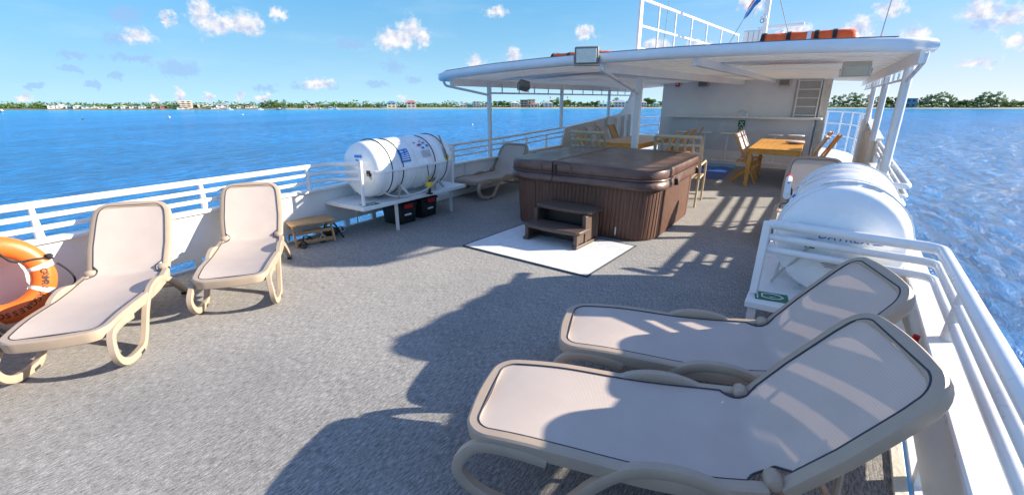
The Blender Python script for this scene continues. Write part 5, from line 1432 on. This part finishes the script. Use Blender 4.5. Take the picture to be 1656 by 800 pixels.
# ------------------------------------------------------------------ sky with clouds
SUN_EL, SUN_AZ = RAD(20.2), RAD(36.5)      # azimuth measured from starboard (+x) towards the bow (+y)
world = bpy.data.worlds.new('World'); scene.world = world; world.use_nodes = True
nt = world.node_tree; bg = nt.nodes['Background']
sky = nd(nt, 'ShaderNodeTexSky', sky_type='NISHITA'); sky.sun_disc = False; sky.sun_elevation = SUN_EL; sky.sun_rotation = pi / 2 - SUN_AZ
sky.altitude = 0; sky.air_density = 1.0; sky.dust_density = .2; sky.ozone_density = 3.0
hs = nd(nt, 'ShaderNodeHueSaturation', Saturation=1.9, Value=.92, Hue=.502)
nt.links.new(sky.outputs[0], hs.inputs['Color'])
tc = nd(nt, 'ShaderNodeTexCoord')
mxv = nd(nt, 'ShaderNodeVectorMath', operation='MAXIMUM'); mxv.inputs[1].default_value = (-2, -2, .22); nt.links.new(tc.outputs['Generated'], mxv.inputs[0])
nrm_ = nd(nt, 'ShaderNodeVectorMath', operation='NORMALIZE'); nt.links.new(mxv.outputs[0], nrm_.inputs[0]); nt.links.new(nrm_.outputs[0], sky.inputs['Vector'])
sp = nd(nt, 'ShaderNodeSeparateXYZ'); nt.links.new(tc.outputs['Generated'], sp.inputs[0])
def mth(op, a, b_=None, c=None):
    n = nd(nt, 'ShaderNodeMath', operation=op)
    for i, x in enumerate((a, b_, c)):
        if x is None: continue
        if isinstance(x, (int, float)): n.inputs[i].default_value = x
        else: nt.links.new(x, n.inputs[i])
    return n.outputs[0]
az = mth('MULTIPLY', mth('ARCTAN2', sp.outputs[0], sp.outputs[1]), 180 / pi); el = mth('MULTIPLY', mth('ARCSINE', sp.outputs[2]), 180 / pi)
cb = nd(nt, 'ShaderNodeCombineXYZ'); nt.links.new(az, cb.inputs[0]); nt.links.new(el, cb.inputs[1])
n1 = nd(nt, 'ShaderNodeTexNoise', Scale=.62, Detail=8.0, Roughness=.62); nt.links.new(cb.outputs[0], n1.inputs['Vector'])
n2 = nd(nt, 'ShaderNodeTexNoise', Scale=1.6, Detail=4.0, Roughness=.6); nt.links.new(cb.outputs[0], n2.inputs['Vector'])
w0 = nd(nt, 'ShaderNodeVectorMath', operation='SUBTRACT'); nt.links.new(n2.outputs['Color'], w0.inputs[0]); w0.inputs[1].default_value = (.5, .5, .5)
w1 = nd(nt, 'ShaderNodeVectorMath', operation='MULTIPLY_ADD'); nt.links.new(w0.outputs[0], w1.inputs[0]); w1.inputs[1].default_value = (2.1, 1.6, 0); nt.links.new(cb.outputs[0], w1.inputs[2])
def cloud_set(lst):
    out = None
    for u, v, ru, rv in lst:
        a, e = azel(u, v); a2, _ = azel(u + ru, v); _, e2 = azel(u, v - rv)
        ra, re = max(.3, abs(a2 - a)) * 1.25, max(.25, abs(e2 - e)) * 1.25
        m = nd(nt, 'ShaderNodeVectorMath', operation='MULTIPLY_ADD'); nt.links.new(w1.outputs[0], m.inputs[0]); m.inputs[1].default_value = (1 / ra, 1 / re, 0); m.inputs[2].default_value = (-a / ra, -(e - re * .25) / re, 0)
        ln = nd(nt, 'ShaderNodeVectorMath', operation='LENGTH'); nt.links.new(m.outputs[0], ln.inputs[0])
        out = ln.outputs['Value'] if out is None else mth('MINIMUM', out, ln.outputs['Value'])
    return mth('SUBTRACT', 1.0, out)
WHITE = [(326, 16, 20, 30), (352, 36, 26, 14), (392, 32, 30, 22), (450, 18, 16, 12), (268, 26, 12, 13), (217, 53, 26, 14),
         (640, 58, 32, 18), (662, 46, 20, 24), (683, 54, 14, 18), (801, 17, 17, 9), (768, 97, 13, 12), (830, 90, 12, 16), (512, 131, 22, 10),
         (290, 150, 9, 22), (250, 156, 7, 8), (335, 154, 8, 8), (387, 153, 7, 10), (652, 158, 7, 6), (40, 156, 14, 7), (425, 157, 12, 6),
         (1388, 42, 24, 22), (1378, 55, 34, 15), (1440, 10, 26, 14), (1480, 52, 30, 14), (1590, 14, 36, 22), (1632, 24, 34, 20), (1650, 62, 26, 12), (1585, 100, 34, 8),
         (1060, 70, 24, 10), (1130, 72, 26, 10), (1290, 46, 22, 12), (1215, 6, 26, 12), (948, 50, 16, 12)]
GREY = [(200, 20, 26, 15), (115, 88, 26, 6), (210, 92, 42, 6), (286, 105, 36, 14), (115, 109, 20, 6), (185, 121, 14, 7), (150, 138, 20, 5), (58, 138, 16, 6), (195, 58, 30, 12),
        (430, 140, 18, 8), (635, 104, 17, 12), (670, 127, 14, 5), (510, 137, 38, 6), (570, 70, 22, 8), (605, 134, 24, 5), (1385, 66, 34, 8), (1600, 36, 40, 10)]
vw = cloud_set(WHITE); vg = cloud_set(GREY)
nz = mth('SUBTRACT', n1.outputs[0], .5)
def sstep(x, a, b_):
    n = nd(nt, 'ShaderNodeMapRange', interpolation_type='SMOOTHSTEP'); nt.links.new(x, n.inputs[0]); n.inputs[1].default_value = a; n.inputs[2].default_value = b_; return n.outputs[0]
dw = sstep(mth('MULTIPLY_ADD', nz, 1.8, vw), -.08, .74); dg = mth('MULTIPLY', sstep(mth('MULTIPLY_ADD', nz, 1.7, vg), .0, .6), .62)
# faint streaky high haze
n3 = nd(nt, 'ShaderNodeTexNoise', Scale=.09, Detail=5.0, Roughness=.6)
mp3 = nd(nt, 'ShaderNodeMapping'); mp3.inputs['Scale'].default_value = (1, 4.5, 1); mp3.inputs['Rotation'].default_value = (0, 0, RAD(8)); nt.links.new(cb.outputs[0], mp3.inputs[0]); nt.links.new(mp3.outputs[0], n3.inputs['Vector'])
dh_ = mth('MULTIPLY', sstep(n3.outputs[0], .45, .78), .16)
def mixc(fac, a, col):
    n = nd(nt, 'ShaderNodeMix', data_type='RGBA'); nt.links.new(fac, n.inputs[0]); nt.links.new(a, n.inputs[6])
    if isinstance(col, tuple): n.inputs[7].default_value = col
    else: nt.links.new(col, n.inputs[7])
    return n.outputs[2]
# pale air towards the horizon, whiter on the sun's side
dt = nd(nt, 'ShaderNodeVectorMath', operation='DOT_PRODUCT'); nt.links.new(tc.outputs['Generated'], dt.inputs[0]); dt.inputs[1].default_value = (cos(SUN_AZ), sin(SUN_AZ), 0)
hcol = nd(nt, 'ShaderNodeMix', data_type='RGBA'); nt.links.new(sstep(dt.outputs['Value'], .05, .85), hcol.inputs[0])
hcol.inputs[6].default_value = (2.75, 4.3, 5.1, 1); hcol.inputs[7].default_value = (4.6, 4.85, 4.95, 1)
hz_ = mth('MULTIPLY', mth('POWER', 2.718, mth('MULTIPLY', mth('MAXIMUM', el, 0.0), -.10)), .95)
c = mixc(hz_, hs.outputs[0], hcol.outputs[2])
c = mixc(dh_, c, (3.6, 4.6, 5.0, 1))
# brighter broken sky added above the frame, to lift the shade below
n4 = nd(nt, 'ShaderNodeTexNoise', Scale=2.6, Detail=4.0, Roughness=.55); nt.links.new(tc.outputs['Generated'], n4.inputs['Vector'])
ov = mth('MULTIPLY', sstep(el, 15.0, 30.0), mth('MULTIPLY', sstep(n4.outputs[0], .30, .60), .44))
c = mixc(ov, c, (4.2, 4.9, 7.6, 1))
c = mixc(dg, c, (1.75, 2.75, 4.5, 1))
rampw = nd(nt, 'ShaderNodeValToRGB'); rampw.color_ramp.elements[0].position = .15; rampw.color_ramp.elements[1].position = .75
rampw.color_ramp.elements[0].color = (.50, .60, .86, 1); rampw.color_ramp.elements[1].color = (1, .985, .985, 1)
# relief: compare the cloud noise with a sample taken towards the sun (right and up)
of = nd(nt, 'ShaderNodeVectorMath', operation='ADD'); nt.links.new(cb.outputs[0], of.inputs[0]); of.inputs[1].default_value = (.35, .42, 0)
n5 = nd(nt, 'ShaderNodeTexNoise', Scale=.62, Detail=4.0, Roughness=.55); nt.links.new(of.outputs[0], n5.inputs['Vector'])
nt.links.new(mth('MULTIPLY_ADD', mth('SUBTRACT', n1.outputs[0], n5.outputs[0]), 2.3, .56), rampw.inputs[0])
sc = nd(nt, 'ShaderNodeVectorMath', operation='SCALE'); sc.inputs['Scale'].default_value = 4.9; nt.links.new(rampw.outputs[0], sc.inputs[0])
c = mixc(dw, c, sc.outputs[0])
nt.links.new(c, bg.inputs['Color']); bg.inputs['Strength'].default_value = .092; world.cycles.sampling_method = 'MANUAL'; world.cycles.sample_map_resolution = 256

sun = bpy.data.lights.new('sun', 'SUN'); sun.energy = 5.0; sun.angle = RAD(.6); sun.color = (1.0, .89, .73)
so = bpy.data.objects.new('sun', sun); COL.objects.link(so)
sd = V((cos(SUN_EL) * cos(SUN_AZ), cos(SUN_EL) * sin(SUN_AZ), sin(SUN_EL)))
so.rotation_euler = sd.to_track_quat('Z', 'Y').to_euler(); so.location = sd * 40

# ------------------------------------------------------------------ camera
cam = bpy.data.cameras.new('camera'); co = bpy.data.objects.new('camera', cam); COL.objects.link(co)
cam.sensor_fit = 'HORIZONTAL'; cam.sensor_width = 36; cam.lens = 36 * F_PX / 1656.0; cam.clip_start = .05; cam.clip_end = 8000
co.location = (0, 0, EYE); co.rotation_euler = (pi / 2 - PITCH, 0, YAW)
scene.camera = co
vs_ = scene.view_settings; vs_.view_transform = 'Standard'; vs_.look = 'None'; vs_.gamma = 1; vs_.exposure = 1.18; vs_.use_curve_mapping = False
